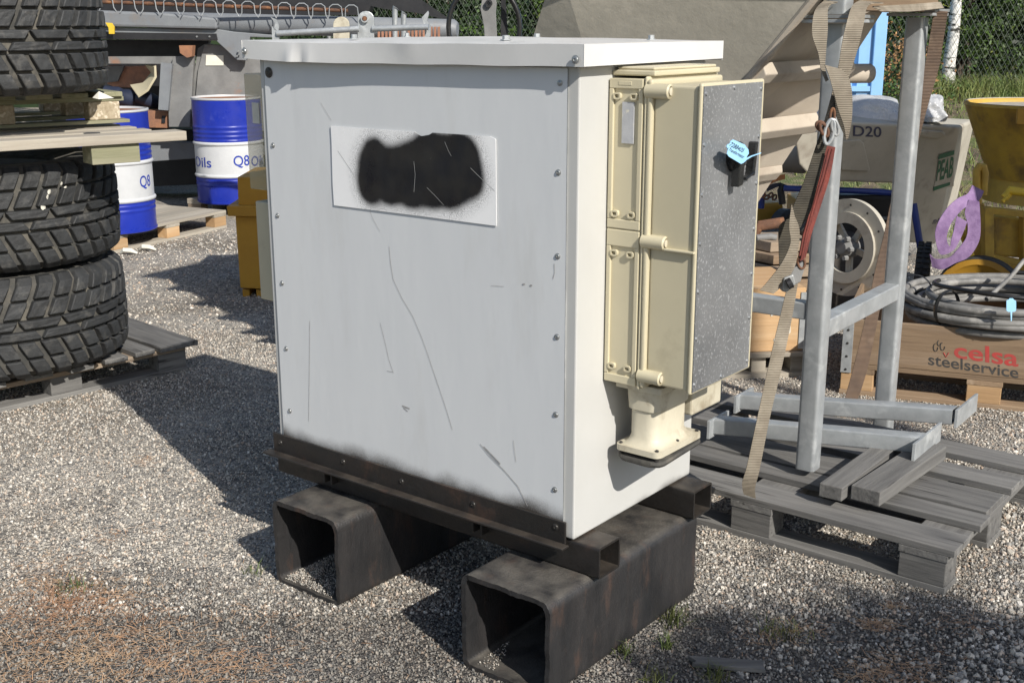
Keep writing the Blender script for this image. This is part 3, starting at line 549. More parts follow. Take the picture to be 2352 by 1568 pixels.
# raised frames, recesses and lugs on its camera side
def encf(px, py): p = cabp(px, py, 1, y0); return p
mb = MB()
for za, zb in ((1.455, 1.478), (1.085, 1.125), (1.128, 1.150), (.744, .765)): mb.box(.004, .096, y0-.002, y0+.006, za, zb)
for za, zb in ((1.150, 1.455), (.765, 1.085)):
    mb.box(.004, .016, y0-.002, y0+.006, za, zb); mb.box(.084, .096, y0-.002, y0+.006, za, zb)
mb.build('enclosure_frame', 'beige_plastic', ENC, bevel=.002)
for za in (1.438, 1.163, 1.068, .785):
    for xa in (.026, .072):
        MB().hollow((xa-.010, y0-.004, za-.008), (0, .010, 0), (.020, 0, 0), (0, 0, .016), .004, .006).build('cable_eyelet', 'beige_plastic', ENC, smooth=True)
MB().box(.040, .072, y0-.0005, y0+.005, 1.33, 1.425).build('worn_label', 'label_grey', ENC)
MB().box(.030, .066, y0-.003, y0-.0015, 1.463, 1.472).build('relief_mark', 'beige_plastic', ENC, bevel=.001)
COV = MB().box(.108, .122, y0-.004, y1+.006, .744, 1.478).box(.122, .238, y0+.006, .412, .756, 1.466).box(.238, .250, y0, .418, .750, 1.473).build('enclosure_cover', 'beige_plastic', CAB, bevel=.006, seg=3, label='deep beige lid of the switch enclosure')
for zc in (1.452, 1.105, .775):
    MB().lathe([(.017, -.06), (.017, .0), (.013, .003), (.013, -.004), (.002, -.004)], 18, (.165, y0+.004, zc), (1, 0, 0)).build('cover_screw', 'beige_plastic', COV, smooth=True)
    MB().lathe([(.009, 0), (.009, .003), (.004, .004)], 12, (.1655, y0+.004, zc), (1, 0, 0)).build('cover_screw', 'ivory_plastic', COV, smooth=True)
    if zc == 1.105: MB().box(.166, .247, y0-.006, y0+.03, zc-.016, zc-.010).build('cover_rib', 'beige_plastic', COV, bevel=.002)
PLT = MB().box(.250, .2525, y0+.004, .402, .757, 1.466).build('zinc_plate', 'zinc_plate', COV, label='spangled galvanised sheet on the enclosure front')
for k in range(7):
    for y in (y0+.012, .394):
        MB().lathe([(.0055, 0), (.004, .003)], 10, (.2525, y, .775+.1125*k), (1, 0, 0)).build('rivet', 'screw', PLT, smooth=True)
for y in (.26,):
    for z in (1.458, .765): MB().lathe([(.0055, 0), (.004, .003)], 10, (.2525, y, z), (1, 0, 0)).build('rivet', 'screw', PLT, smooth=True)
# rotary latch
lp = cabp(1690, 372, 0, .2525)
LY, LZ = lp.y, lp.z
LT = MB().lathe([(.036, .2525), (.036, .266), (.030, .272), (.01, .274)], 24, (0, LY-.012, LZ+.012), (1, 0, 0)).build('latch', 'black_plastic', COV, smooth=True, label='black rotary latch handle')
MB().par((.262, LY-.040, LZ-.055), (.022, 0, 0), (0, .024, .004), (0, .004, .075)).par((.262, LY+.010, LZ-.045), (.016, 0, 0), (0, .045, .012), (0, 0, .007)).par((.2525, LY+.048, LZ-.038), (.022, 0, 0), (0, .012, 0), (0, .012, .080)).build('latch_handle', 'black_plastic', LT, bevel=.003)
# cable boxes above, below and behind
MB().box(.002, .118, .130, .436, 1.484, 1.497).prism([(.010, .138, 1.497), (.112, .138, 1.497), (.112, .428, 1.497), (.010, .428, 1.497)], (0, 0, .007)).build('top_flange_box', 'beige_plastic', CAB, bevel=.004)
def rrect(xa, xb, ya, yb, z, rd, m=5):
    out = []
    for cx, cy, a0 in ((xb-rd, ya+rd, -90), (xb-rd, yb-rd, 0), (xa+rd, yb-rd, 90), (xa+rd, ya+rd, 180)): out += [(cx+rd*math.cos(R(a0+90*k/m)), cy+rd*math.sin(R(a0+90*k/m)), z) for k in range(m+1)]
    return out
def loft(rings):
    mb = MB(); n_ = len(rings[0])
    for q in rings: mb.v += [Vector(p) for p in q]
    for j in range(len(rings)-1): mb.f += [(j*n_+k, j*n_+(k+1) % n_, (j+1)*n_+(k+1) % n_, (j+1)*n_+k) for k in range(n_)]
    mb.f += [tuple(range(n_)), tuple(range((len(rings)-1)*n_, len(rings)*n_))]; return mb
GL = loft([rrect(.02, .155, .14, .36, .742, .01), rrect(.02, .155, .14, .36, .726, .01), rrect(.044, .140, .150, .325, .722, .02), rrect(.046, .138, .152, .322, .672, .025), rrect(.050, .134, .156, .318, .668, .03), rrect(.050, .134, .156, .318, .60, .03), rrect(.046, .140, .150, .324, .588, .03), rrect(.040, .150, .142, .336, .580, .03),
    rrect(.030, .160, .130, .350, .579, .018), rrect(.030, .160, .130, .350, .564, .018)]).build('cable_entry', 'ivory_plastic', CAB, smooth=True, label='dirty ivory cable entry funnel under the enclosure')
g = loft([rrect(.032, .163, .131, .350, .556, .03), rrect(.030, .165, .129, .352, .549, .03), rrect(.034, .160, .132, .350, .541, .03)])
g.v = [v+Vector((0, 0, .010*(v.y-.13)/.2-.004+.003*mnoise.noise(v*40))) for v in g.v]; g.build('gasket', 'rubber_groove', GL, smooth=True)
for x, y in ((.042, .142), (.148, .142), (.148, .338), (.148, .24)): MB().lathe([(.005, .546), (.005, .582), (.003, .584)], 8, (x, y, 0)).build('gland_bolt', 'screw_dark', GL)
MB().box(.002, .105, .385, .545, .598, .735).build('rear_cable_box', 'ivory_plastic', CAB, bevel=.006)
# left-hand enclosures
MB().box(-1.235, -1.1, .05, .42, 1.125, 1.462).build('clear_cover', 'clear_beige', CAB, bevel=.004, label='yellowed see-through cover on the left side')
MB().box(-1.2, -1.17, .046, .05, 1.32, 1.38).build('cover_note', 'paper', CAB)
MB().box(-1.19, -1.1, .08, .36, 1.09, 1.125).build('cable_coupler', 'galv_dull', CAB, bevel=.003)
MB().box(-1.215, -1.1, .05, .42, .79, 1.09).build('left_enclosure', 'beige_plastic', CAB, bevel=.004)
MB().lathe([(.022, 1.462), (.022, 1.49), (.012, 1.5)], 14, (-1.13, .12, 0)).build('cable_gland', 'beige_plastic', CAB, smooth=True)
MB().lathe([(.03, .74), (.03, .79)], 14, (-1.14, .12, 0)).build('cable_gland', 'ivory_plastic', CAB, smooth=True)
# blue handwritten tag hanging on the latch: a thing of its own
M_ = ROOTM[CAB.name]
def onplate(px, py, x=.292): return M_ @ cabp(px, py, 0, x)
tg = [(1683, 322), (1710, 334), (1713, 339), (1718, 345), (1719, 354), (1714, 362), (1712, 371), (1706, 376), (1701, 378), (1673, 361), (1669, 355), (1671, 346), (1668, 338), (1671, 333), (1676, 331), (1678, 325)]
TG = thing('hanging_tag', 'light blue plastic tag with handwriting, hung on the black latch', 'tag', onplate(1693, 350))
nrm = (M_.to_3x3() @ Vector((1, 0, 0)))
MB().prism([onplate(*p) for p in tg], nrm*.0015).build('tag_plate', 'tag_blue', TG, world=True)
MB().ribbon([onplate(1711, 366), onplate(1726, 359), onplate(1748, 352)], [onplate(1713, 370), onplate(1727, 361.5), onplate(1748, 354)], .001).build('tag_tail', 'tag_blue', TG, world=True)
off = nrm*.0025
text('7288405', quadfn(onplate(1673, 336), onplate(1705, 352), onplate(1709, 344), onplate(1678, 327), off), 'handwriting', 'ink', TG, shear=.3, world=True)
text('• Transformator', quadfn(onplate(1668, 345), onplate(1706, 366), onplate(1709, 359), onplate(1671, 338), off), 'handwriting', 'ink', TG, shear=.3, world=True)

# ------------------------------------------------------------------ the two heavy square tubes under it
def bigtube(x, y, ln, s_, lab):
    T = thing('steel_tube', lab, 'steel tube', M_ @ Vector((x+s_/2, y, 0)), -YAW, 'square steel tubes carrying the cabinet')
    def ring(ins, rd, m=30):                          # rounded square, many points so the torch-cut mouth can be ragged
        pts = []; a_ = s_-2*rd-2*ins
        for q in range(4):
            an0 = R(-90+90*q); cx, cz = [(1, -1), (1, 1), (-1, 1), (-1, -1)][q]; cx, cz = cx*(s_/2-ins-rd), s_/2+cz*(s_/2-ins-rd)
            arc = [(cx+rd*math.cos(an0+R(90)*k/8), cz+rd*math.sin(an0+R(90)*k/8)) for k in range(9)]; pts += arc
            d = [(0, 1), (-1, 0), (0, -1), (1, 0)][q]; pts += [(arc[-1][0]+d[0]*a_*k/m, arc[-1][1]+d[1]*a_*k/m) for k in range(1, m)]
        return pts
    ro, ri = ring(0, .027), ring(.014, .015); n = len(ro); mb = MB(); rings = []
    jag = [.0028*(mnoise.noise((k*.63, s_*9, 0)))+.007*mnoise.noise((k*.11, s_, 3.)) for k in range(n)]
    for pts, ys, sg in ((ro, 0., 0), (ro, .012, 0), (ro, ln, 0), (ri, ln, 0), (ri, .012, 0), (ri, 0., 1)):
        rings.append(len(mb.v))
        for k, (x, z) in enumerate(pts):
            e = 1 if ys == 0 else 0; zz = max(z, 0)*.263/s_
            mb.v.append(Vector((x+e*.0022*mnoise.noise((k*1.3, 7, sg)), ys+e*jag[k]*(1 if sg else .7), zz+.001+e*.0022*mnoise.noise((k*1.3, 17, sg)))))
    for r_ in range(6):
        a0, b0 = rings[r_], rings[(r_+1) % 6]
        mb.f += [(a0+k, a0+(k+1) % n, b0+(k+1) % n, b0+k) for k in range(n)]
    mb.build('tube_wall', 'scale_steel', T, smooth=True)
    return T
T1 = bigtube(-.2225, -.1747, .70, .279, 'square black steel tube on the gravel, nearest the camera, under the cabinet right end')
T2 = bigtube(-.6917-.2762, -.1536, .70, .272, 'square black steel tube with sand in its mouth under the cabinet left end')
# sand lying in the far tube
q_ = [ROOTM[T2.name] @ Vector(p) for p in ((-.105, .006, 0), (.10, .006, 0), (.02, .10, 0), (-.06, .20, 0), (-.108, .26, 0))]
gravel('sand', [(p.x, p.y) for p in q_], 60000, .0012, .0034, 'stones', 9, .019)
gravel('sand', [(p.x, p.y) for p in q_[:1]+[ROOTM[T2.name] @ Vector((-.02, .05, 0)), ROOTM[T2.name] @ Vector((-.07, .14, 0)), q_[4]]], 70000, .0014, .0036, 'stones', 10, .024)
q_ = [ROOTM[T1.name] @ Vector(p) for p in ((-.10, .01, 0), (-.04, .01, 0), (-.07, .09, 0), (-.108, .16, 0))]
gravel('sand', [(p.x, p.y) for p in q_], 30000, .0012, .003, 'stones', 11, .018)

# ------------------------------------------------------------------ tyres stacked on pallets
TC = Vector((-2.335, 5.2))
def make_tyre(label):
    T = thing('tyre', label, 'tyre', (TC.x, TC.y, .146), .0, 'big used tyres stacked at the left edge')
    Rr, Wd = .565, .455
    def rad(t):                                        # crown radius over the width
        e = abs(t-.5)*2; return Rr-.012*e*e-.05*max(0, (e-.78)/.22)**2
    prof = [(rad(i/12)-.026, Wd*(.02+.96*i/12)) for i in range(13)]
    prof = [(.30, .09), (.31, .04), (.40, .012), (.49, .012)]+prof+[(.49, Wd-.012), (.40, Wd-.012), (.31, Wd-.04), (.30, Wd-.09)]
    MB().lathe(prof, 96, caps=False, closed=True).build('carcass', 'rubber_groove', T, smooth=True)
    N = 38; mb = MB(); random.seed(3)
    def blk(pi, q4, ns=3, nt=3):                       # q4 : (s,t) corners bl, br, tr, tl ; s in pitches, t over the width
        A, V_ = [], []
        for lev in (0, 1):
            for j in range(nt+1):
                for i in range(ns+1):
                    a_, b0 = i/ns, j/nt
                    s_ = (q4[0][0]*(1-a_)+q4[1][0]*a_)*(1-b0)+(q4[3][0]*(1-a_)+q4[2][0]*a_)*b0
                    t_ = (q4[0][1]*(1-a_)+q4[1][1]*a_)*(1-b0)+(q4[3][1]*(1-a_)+q4[2][1]*a_)*b0
                    if lev: s_ += (.5-a_)*.05; t_ += (.5-b0)*.018
                    an = 2*math.pi*(pi+s_)/N; r_ = rad(t_)-.032*(1-lev)+(random.uniform(-.0015, .0015) if lev else 0)
                    V_.append((r_*math.cos(an), r_*math.sin(an), Wd*(.02+.96*t_)))
        m_ = (ns+1)*(nt+1); fs = [(m_+j*(ns+1)+i, m_+j*(ns+1)+i+1, m_+(j+1)*(ns+1)+i+1, m_+(j+1)*(ns+1)+i) for j in range(nt) for i in range(ns)]
        edge = [i for i in range(ns+1)]+[j*(ns+1)+ns for j in range(1, nt+1)]+[nt*(ns+1)+i for i in range(ns-1, -1, -1)]+[j*(ns+1) for j in range(nt-1, 0, -1)]
        for k in range(len(edge)): a0, b0 = edge[k], edge[(k+1) % len(edge)]; fs.append((a0, b0, m_+b0, m_+a0))
        mb.add(V_, fs)
    L_ = lambda t: 2.3*abs(t-.5)
    for p in range(N):
        for o_, up in ((0, 1), (.5, -1)):
            def tt(t): return t if up > 0 else 1-t
            for ta, tb, s0, s1 in ((.615, .775, .0, .76), (.79, .995, .0, .72)):
                q = [(o_+s0+L_(ta), tt(ta)), (o_+s1+L_(ta), tt(ta)), (o_+s1+L_(tb), tt(tb)), (o_+s0+L_(tb), tt(tb))]
                if up < 0: q = [q[3], q[2], q[1], q[0]]
                blk(p, q)
        
        if p % 2 == 0: blk(p, [(.12, .508), (1.62, .508), (1.88, .598), (-.12, .598)]); blk(p, [(.88, .402), (2.88, .402), (2.62, .492), (1.12, .492)])
    mb.build('tread', 'rubber', T, bevel=.003, seg=1)
    MB().lathe([(.31, .05), (.30, .1), (.30, .35), (.31, .40), (.29, .40), (.285, .22), (.29, .05)], 40, closed=True, caps=False).build('rim', 'machine_worn', T, smooth=True)
    return T
TY = make_tyre('bottom tyre of the stack, resting on the ground pallet, its right side in shade')
dup(TY, (TC.x+.004, TC.y+.0, .602), 1.31, 'middle tyre of the stack with white paint flecks on its tread')
dup(TY, (TC.x+.012, TC.y+.0, 1.312), 2.27, 'top tyre of the stack, above the mossy pallet and cut by the frame')
TM = [o for o in sc.collection.objects if o.get('label', '').startswith('middle tyre')][0]
for px, py, w_, h_ in ((112, 438, 9, 14), (98, 475, 16, 16), (149, 428, 10, 6), (108, 450, 5, 12), (140, 420, 4, 9)):
    d_ = ray(px, py); ax_, ay_ = d_.x, d_.y; cx_, cy_ = TC.x+.004, TC.y; A_ = ax_*ax_+ay_*ay_; B_ = -2*(ax_*cx_+ay_*cy_); C_ = cx_**2+cy_**2-.569**2; t_ = (-B_-math.sqrt(B_*B_-4*A_*C_))/(2*A_); y_ = d_.y*t_
    MB().prism([W(px+w_*math.cos(a)*.36*random.uniform(.5, 1.2), py+h_*math.sin(a)*.40*random.uniform(.5, 1.2), y_) for a in [k*math.pi/4 for k in range(8)]], (0, .012, 0)).build('paint_fleck', 'paper', TM, world=True)
def pallet(name, label, loc, rz, L_=1.2, Wd=.8, tone='grey', boards=((0, .145), (.164, .10), (.328, .145), (.53, .10), (.655, .145)), blocks=True, cross=True, group=None, blk='wood_grey', bt=.022, zb=.078, chip=False, bottoms=True, jag=0, cat='pallet'):
    # local x along the length, y across; deck boards run along x as given by (start y, width)
    T = thing(name, label, cat, loc, rz, group)
    z = 0
    for y, wd in ((0, .10), (Wd/2-.0725, .145), (Wd-.10, .10)):
        if bottoms: MB().box(0, L_, y, y+wd, z, z+bt).build('bottom_board', 'wood_%s_x' % tone, T, bevel=.0015)
        if blocks:
            for x in (0, L_/2-.0725, L_-.145): MB().box(x+.003, x+.142, y+.002, y+wd-.002, bt, bt+zb).build('block', 'chipboard' if chip else blk+'_x', T, bevel=.003)
    if cross:
        for x in (0, L_/2-.0725, L_-.145): MB().box(x, x+.145, 0, Wd, bt+zb, 2*bt+zb).build('stringer', 'wood_%s_y' % tone, T, bevel=.0015)
    zt = 2*bt+zb+.0005
    for i, (y, wd) in enumerate(boards):
        e = random.uniform(-jag, jag); MB().box(e, L_+random.uniform(-jag, jag), y, y+wd, zt, zt+bt).build('deck_board', 'wood_%s_x' % tone, T, bevel=.002)
    return T
e1 = Vector((.695, .719)); a1 = math.atan2(.719, .695)
# ground pallet: deck boards run away from the camera (their ends towards us)
T = thing('pallet', 'weathered ground pallet under the tyre stack with splayed grey boards', 'pallet', (-1.56, 5.44, 0), a1, 'pallets in the yard')
for y in (0, .35, .70): MB().box(-1.2, 0, y, y+.10, 0, .022).build('bottom_board', 'wood_grey_x', T, bevel=.002)
for y in (0, .35, .70):
    for x in (-1.2, -.67, -.145): MB().box(x, x+.145, y+.003, y+.097, .022, .100).build('block', 'wood_grey_x', T, bevel=.003)
    MB().box(-1.2, 0, y+.002, y+.098, .1, .122).build('stringer', 'wood_tan_x', T, bevel=.002)
for x, wd, tw, ex in ((-1.17, .12, 0, .03), (-.98, .1, .04, .05), (-.79, .12, -.05, .03), (-.60, .11, .05, .06), (-.43, .11, -.03, .04), (-.275, .10, .03, .03)):
    MB().par((x, -ex, .1225), (wd, tw*.12, 0), (-.8*tw*.1, .86, 0), (0, 0, .022)).build('deck_board', 'wood_grey_y', T, bevel=.002)
MB().par((-.155, -.04, .1235), (.20, -.0, 0), (.0, .88, .0), (0, 0, .024)).build('deck_board', 'wood_grey_y', T, bevel=.002)
# lower middle pallet (pale plank) and mossy pallet above it
q = G(430, 320, 1.126); q0 = G(0, 345, 1.126); am = math.atan2(q.y-q0.y, q.x-q0.x)
T = thing('pallet', 'pallet with long pale front plank sandwiched in the tyre stack', 'pallet', (q.x, q.y, 1.046), am, 'pallets in the yard')
MB().box(-1.5, .0, 0, .12, .079, .118).build('deck_board', 'wood_pale_x', T, bevel=.003, label='long pale planed front plank')
for y, wd in ((.16, .1), (.33, .1), (.5, .1), (.68, .12)): MB().box(-1.2, -.02-.03*random.random(), y, y+wd, .082, .104).build('deck_board', 'wood_pale_x', T, bevel=.002)
MB().box(-.40, -.20, .02, .14, .0, .078).build('block', 'wood_moss_x', T, bevel=.003)
q2 = G(288, 262, 1.20)
T = thing('pallet', 'mossy upper pallet with speckled chipboard blocks right under the top tyre', 'pallet', (q2.x, q2.y, 1.166), am, 'pallets in the yard')
for y in (0, .35, .7):
    MB().box(-1.2, 0.02, y, y+.1, 0, .015).build('bottom_board', 'wood_moss_x', T, bevel=.002)
    for x in (-.16, -.62, -1.2): MB().box(x, x+.14, y+.004, y+.094, .016, .098).build('block', 'chipboard', T, bevel=.006)
    MB().box(-1.2, 0, y+.002, y+.098, .0985, .118).build('stringer', 'wood_moss_x', T, bevel=.002)
for k in range(7): x = -.125-.155*k; MB().box(x, x+.115, -.012-.01*random.random(), .8, .1185, .140).build('deck_board', 'wood_moss_y', T, bevel=.003)
q = G(160, 247, 1.31)
mb = MB(); c = W(232, 219, 4.95); mb.add([c+Vector((-.035, 0, -.006)), c+Vector((.0, -.03, -.010)), c+Vector((.05, .01, -.008)), c+Vector((.02, .05, -.004)), c+Vector((-.01, .01, .02))], [(0, 1, 4), (1, 2, 4), (2, 3, 4), (3, 0, 4), (0, 3, 2, 1)])
mb.build('paper_scrap', 'paper', label='torn white paper scrap on the mossy pallet beside the top tyre', cat='paper scrap')

# ------------------------------------------------------------------ drums
def drum(label, c, rz, txts, tone=('drum_blue', 'drum_white', 'drum_blue'), rings=True):
    T = thing('oil_drum', label, 'drum', c, rz, 'steel oil drums'); Rd, Hd = .286, .88
    def seg(z0, z1, ribs, name, mat):
        pr = [(Rd, z0)]; n_ = int((z1-z0)/.006)
        for i in range(1, n_):
            z = z0+(z1-z0)*i/n_; pr.append((Rd+sum(.0045*math.exp(-((z-rb)/.009)**2) for rb in ribs), z))
        pr.append((Rd, z1)); MB().lathe(pr, 64, caps=False).build(name, mat, T, smooth=True)
    seg(.015, .235, (.16, .195, .225), 'lower_shell', tone[2]); seg(.235, .505, (), 'middle_shell', tone[1]); seg(.505, .865, (.53, .565, .60, .64), 'upper_shell', tone[0])
    for z in (.235, .505): MB().lathe([(Rd-.002, z-.018), (Rd+.010, z-.009), (Rd+.013, z), (Rd+.010, z+.009), (Rd-.002, z+.018)], 64, caps=False).build('hoop', tone[1], T, smooth=True)
    MB().lathe([(Rd, 0), (Rd+.006, .004), (Rd+.006, .016), (Rd, .02)], 64).build('bottom_rim', tone[2], T, smooth=True)
    MB().lathe([(Rd-.02, .862), (Rd, .862), (Rd+.006, .868), (Rd+.006, .880), (Rd-.006, .882), (Rd-.010, .866)], 64, closed=True, caps=False).build('top_rim', tone[1], T, smooth=True)
    MB().lathe([(Rd-.004, .858), (Rd-.004, .866)], 64).build('drum_head', 'rust_orange', T, smooth=True)
    for body, a0, a1_, z0, z1 in txts:
        text(body, lambda s, t: ((Rd+.0015)*math.sin(a0+(a1_-a0)*s), -(Rd+.0015)*math.cos(a0+(a1_-a0)*s), z0+(z1-z0)*t), 'lettering', 'text_blue', T, bold=.01)
    return T
dR = Vector((-2.43, 10.22, .128)); fac = math.atan2(dR.x, dR.y)
drum('blue and white oil drum standing on the farther pallet beside the grey machine', dR, -fac, (('Oils', R(-78), R(-32), .31, .395), ('Q8', R(6), R(34), .305, .41), ('Oils', R(38), R(74), .31, .395)))
dL = Vector((-2.95, 8.74, .128)); fac = math.atan2(dL.x, dL.y)
drum('blue and white oil drum half hidden behind the tyre stack', dL, -fac, (('Q8', R(40), R(64), .31, .41),))
dW = Vector((-3.36, 9.95, 0)); drum('white oil drum with a blue rim, mostly hidden behind the pallet stack', dW, 0, (), ('drum_white', 'drum_white', 'drum_white'))
a, b_, c = G(282, 580), G(535, 522), G(530, 500)
pallet('pallet', 'flat decked sun bleached pallet carrying the nearer blue drum', (a.x-.06, a.y, 0), math.atan2(b_.y-a.y, b_.x-a.x), 1.25, .95, 'pale', ((0, .18), (.19, .18), (.38, .18), (.57, .18), (.76, .19)), blk='wood_orange', group='pallets in the yard')
a = G(432, 492); pallet('pallet', 'light slatted pallet carrying the farther blue drum', (a.x, a.y, 0), -.42, 1.2, .8, 'pale', ((0, .1), (.14, .1), (.28, .1), (.42, .1), (.56, .1), (.7, .1)), blk='wood_tan', group='pallets in the yard')
for k, (px, py) in enumerate(((292, 583), (335, 575))):
    c = G(px, py); mb = MB(); mb.tube([c+Vector((-.05, .02, .01)), c+Vector((-.02, 0, .035)), c+Vector((.03, .0, .03)), c+Vector((.07, .01, .01))], [.01, .018, .018, .008], 7).build('rag', 'paper', smooth=True, cat='rag', label=('crumpled white rag on the gravel at the nearer drum pallet', 'longer white rag lying just right of the crumpled one')[k])

# ------------------------------------------------------------------ ochre bin behind the cabinet
T = thing('steel_bin', 'ochre yellow steel bin with a lip and forklift feet behind the cabinet left side', 'bin', W(580, 690, 7.0), -.12)
def sb(poly, y, th, name, mat, par, **k): return slab(poly, y, th).build(name, mat, par, world=True, **k)
sb([(545, 405), (700, 405), (700, 478), (547, 478)], 7.02, .5, 'hood', 'ochre', T, bevel=.006)
sb([(520, 472), (720, 472), (720, 498), (523, 495)], 6.95, .62, 'rim', 'ochre', T, bevel=.004)
sb([(540, 495), (700, 495), (700, 668), (551, 660)], 7.0, .5, 'bin_body', 'ochre', T, bevel=.006)
sb([(556, 662), (572, 664), (572, 694), (558, 690)], 7.02, .4, 'foot', 'ochre', T); sb([(588, 664), (604, 666), (604, 698), (590, 696)], 7.0, .4, 'foot', 'ochre', T)

# ------------------------------------------------------------------ grey implement in the background
T = thing('farm_implement', 'long grey steel implement with worn plates and rusty struts along the back of the yard', 'farm machine', W(450, 440, 10.9)+Vector((0, 0, 0)), 0)
p, q = W(380, 48, 10.6), W(1052, 68, 10.2)
MB().tube([p, p.lerp(q, .5), q-(q-p).normalized()*.03, q], [.083, .083, .083, .06], 28).build('main_tube', 'machine_grey', T, world=True, smooth=True)
sb([(120, 18), (237, 22), (380, 28), (500, 40), (500, 66), (120, 56)], 10.35, .35, 'beam_cover', 'machine_grey', T, bevel=.02)
sb([(120, 56), (240, 60), (500, 66), (540, 72), (640, 80), (640, 86), (575, 84), (566, 138), (545, 137), (497, 92), (245, 88), (120, 88)], 10.40, .06, 'side_plate', 'machine_grey', T, bevel=.006)
sb([(120, 70), (497, 76), (500, 90), (120, 86)], 10.38, .04, 'lower_flange', 'machine_black', T)
for px, py in ((453, 83), (482, 83), (548, 117), (550, 124), (545, 128)): MB().lathe([(.010, 0), (.006, .010)], 8, W(px, py, 10.38), (0, -1, 0)).build('bolt', 'screw', T, world=True)
c = W(247, 50, 10.36); sb([(243, 50), (257, 51), (263, 60), (263, 76), (251, 76), (250, 62)], 10.30, .02, 'yellow_marker', 'yellow', T)
sb([(470, 100), (610, 108), (610, 300), (443, 292), (455, 160)], 10.52, .08, 'end_plate', 'machine_worn', T, bevel=.004)
sb([(455, 110), (470, 100), (457, 290), (430, 292)], 10.55, .3, 'side_wall', 'machine_worn', T)
sb([(474, 125), (514, 126), (514, 149), (473, 149)], 10.512, .006, 'white_label', 'paper', T)
sb([(398, 128), (446, 126), (436, 290), (388, 290), (386, 200)], 10.45, .06, 'post_plate', 'machine_worn', T, bevel=.004, label='rust streaked upright plate')
sb([(370, 142), (396, 145), (386, 252), (364, 250)], 10.40, .05, 'post_flange', 'machine_grey', T)
sb([(120, 128), (400, 128), (398, 145), (120, 143)], 10.5, .08, 'cross_rail', 'machine_worn', T)
sb([(412, 103), (443, 103), (441, 128), (430, 131), (414, 120)], 10.35, .1, 'rust_bracket', 'rust_orange', T)
sb([(120, 88), (480, 92), (470, 128), (120, 128)], 10.9, .1, 'painted_void', 'machine_black', T)  # black slab paints the shade of the void below the beam
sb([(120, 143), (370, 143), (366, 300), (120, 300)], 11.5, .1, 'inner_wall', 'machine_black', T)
sb([(240, 255), (390, 252), (386, 293), (300, 290), (240, 285)], 10.5, .35, 'rusty_sill', 'rust_orange', T, bevel=.006)
sb([(372, 264), (380, 264), (379, 281), (371, 281)], 10.49, .012, 'slot', 'machine_black', T)
mb = MB(); P0 = [W(x, y, 10.9) for x, y in ((245, 148), (300, 150), (345, 148), (350, 170), (330, 205), (300, 200), (262, 198), (245, 190))]; mb.prism(P0, (0, .2, 0)).build('chute', 'copper', T, world=True, bevel=.01)
mb = MB(); L1 = [W(x, y, 10.7) for x, y in ((335, 146), (350, 165), (330, 190), (300, 195))]; L2 = [W(x, y, 10.5) for x, y in ((357, 150), (358, 175), (340, 205), (318, 220))]; mb.ribbon(L1, L2, .02).build('chute_lip', 'beige_plastic', T, world=True, smooth=True)
sb([(245, 150), (285, 150), (270, 185), (245, 188)], 10.85, .04, 'chute_panel', 'machine_worn', T)
for k, (px, py, r_) in enumerate(((270, 215, .07), (300, 225, .085), (345, 228, .07))): MB().tube([W(px-30, py-6, 10.7), W(px, py, 10.7), W(px+25, py+8, 10.8)], [r_*.8, r_, r_*.7], 12).build('hose', 'navy', T, world=True, smooth=True)
sb([(335, 320), (700, 340), (700, 356), (460, 354), (455, 362), (335, 370)], 10.7, .1, 'low_rail', 'machine_grey', T, bevel=.006)
sb([(335, 292), (445, 296), (700, 300), (700, 338), (335, 322)], 11.0, .1, 'gap_shade_slab', 'machine_black', T)  # black slab paints the shade in the gap above the low rail
sb([(120, 300), (700, 300), (700, 412), (120, 436)], 11.2, .5, 'black_void_block', 'machine_black', T)  # black block paints the dark void beneath the machine
# row of wire clips on a rusty rod above the tube
T2_ = thing('clip_rail', 'rusty rod with a row of bent wire clips above the grey machine', 'clip rail', W(500, 40, 10.4), 0)
p, q = W(180, 0, 10.4), W(800, 24, 10.25)
MB().tube([p, p.lerp(q, .5), q], .017, 10).build('rod', 'rust', T2_, world=True, smooth=True)
for k in range(15):
    f = .03+k*.083-k*k*.0009; c = p.lerp(q, f); wv = .055
    MB().tube([c+Vector((-wv-.02, -.03, -.08)), c+Vector((-wv, -.03, -.045)), c+Vector((-wv*.9, -.035, .025)), c+Vector((-wv*.4, -.035, .045)), c+Vector((wv*.4, -.035, .045)), c+Vector((wv*.9, -.035, .025)), c+Vector((wv, -.03, -.045)), c+Vector((wv+.02, -.03, -.08))], .0045, 6).build('clip', 'galv', T2_, world=True, smooth=True)
slab([(100, -60), (640, -50), (860, -14), (846, 34), (700, 34), (540, 34), (380, 30), (100, 22)], 11.0, .3).build('black_boom', 'machine_black', label='black steel boom above the wire clips at the top edge', cat='machine boom')
slab([(820, -20), (940, -20), (1060, 62), (1035, 48), (960, 30), (880, 20), (800, 0)], 10.6, .04).build('black_cover_plate', 'machine_black', label='slanted black plate in front of the fence, right of the wire clips', cat='machine plate')
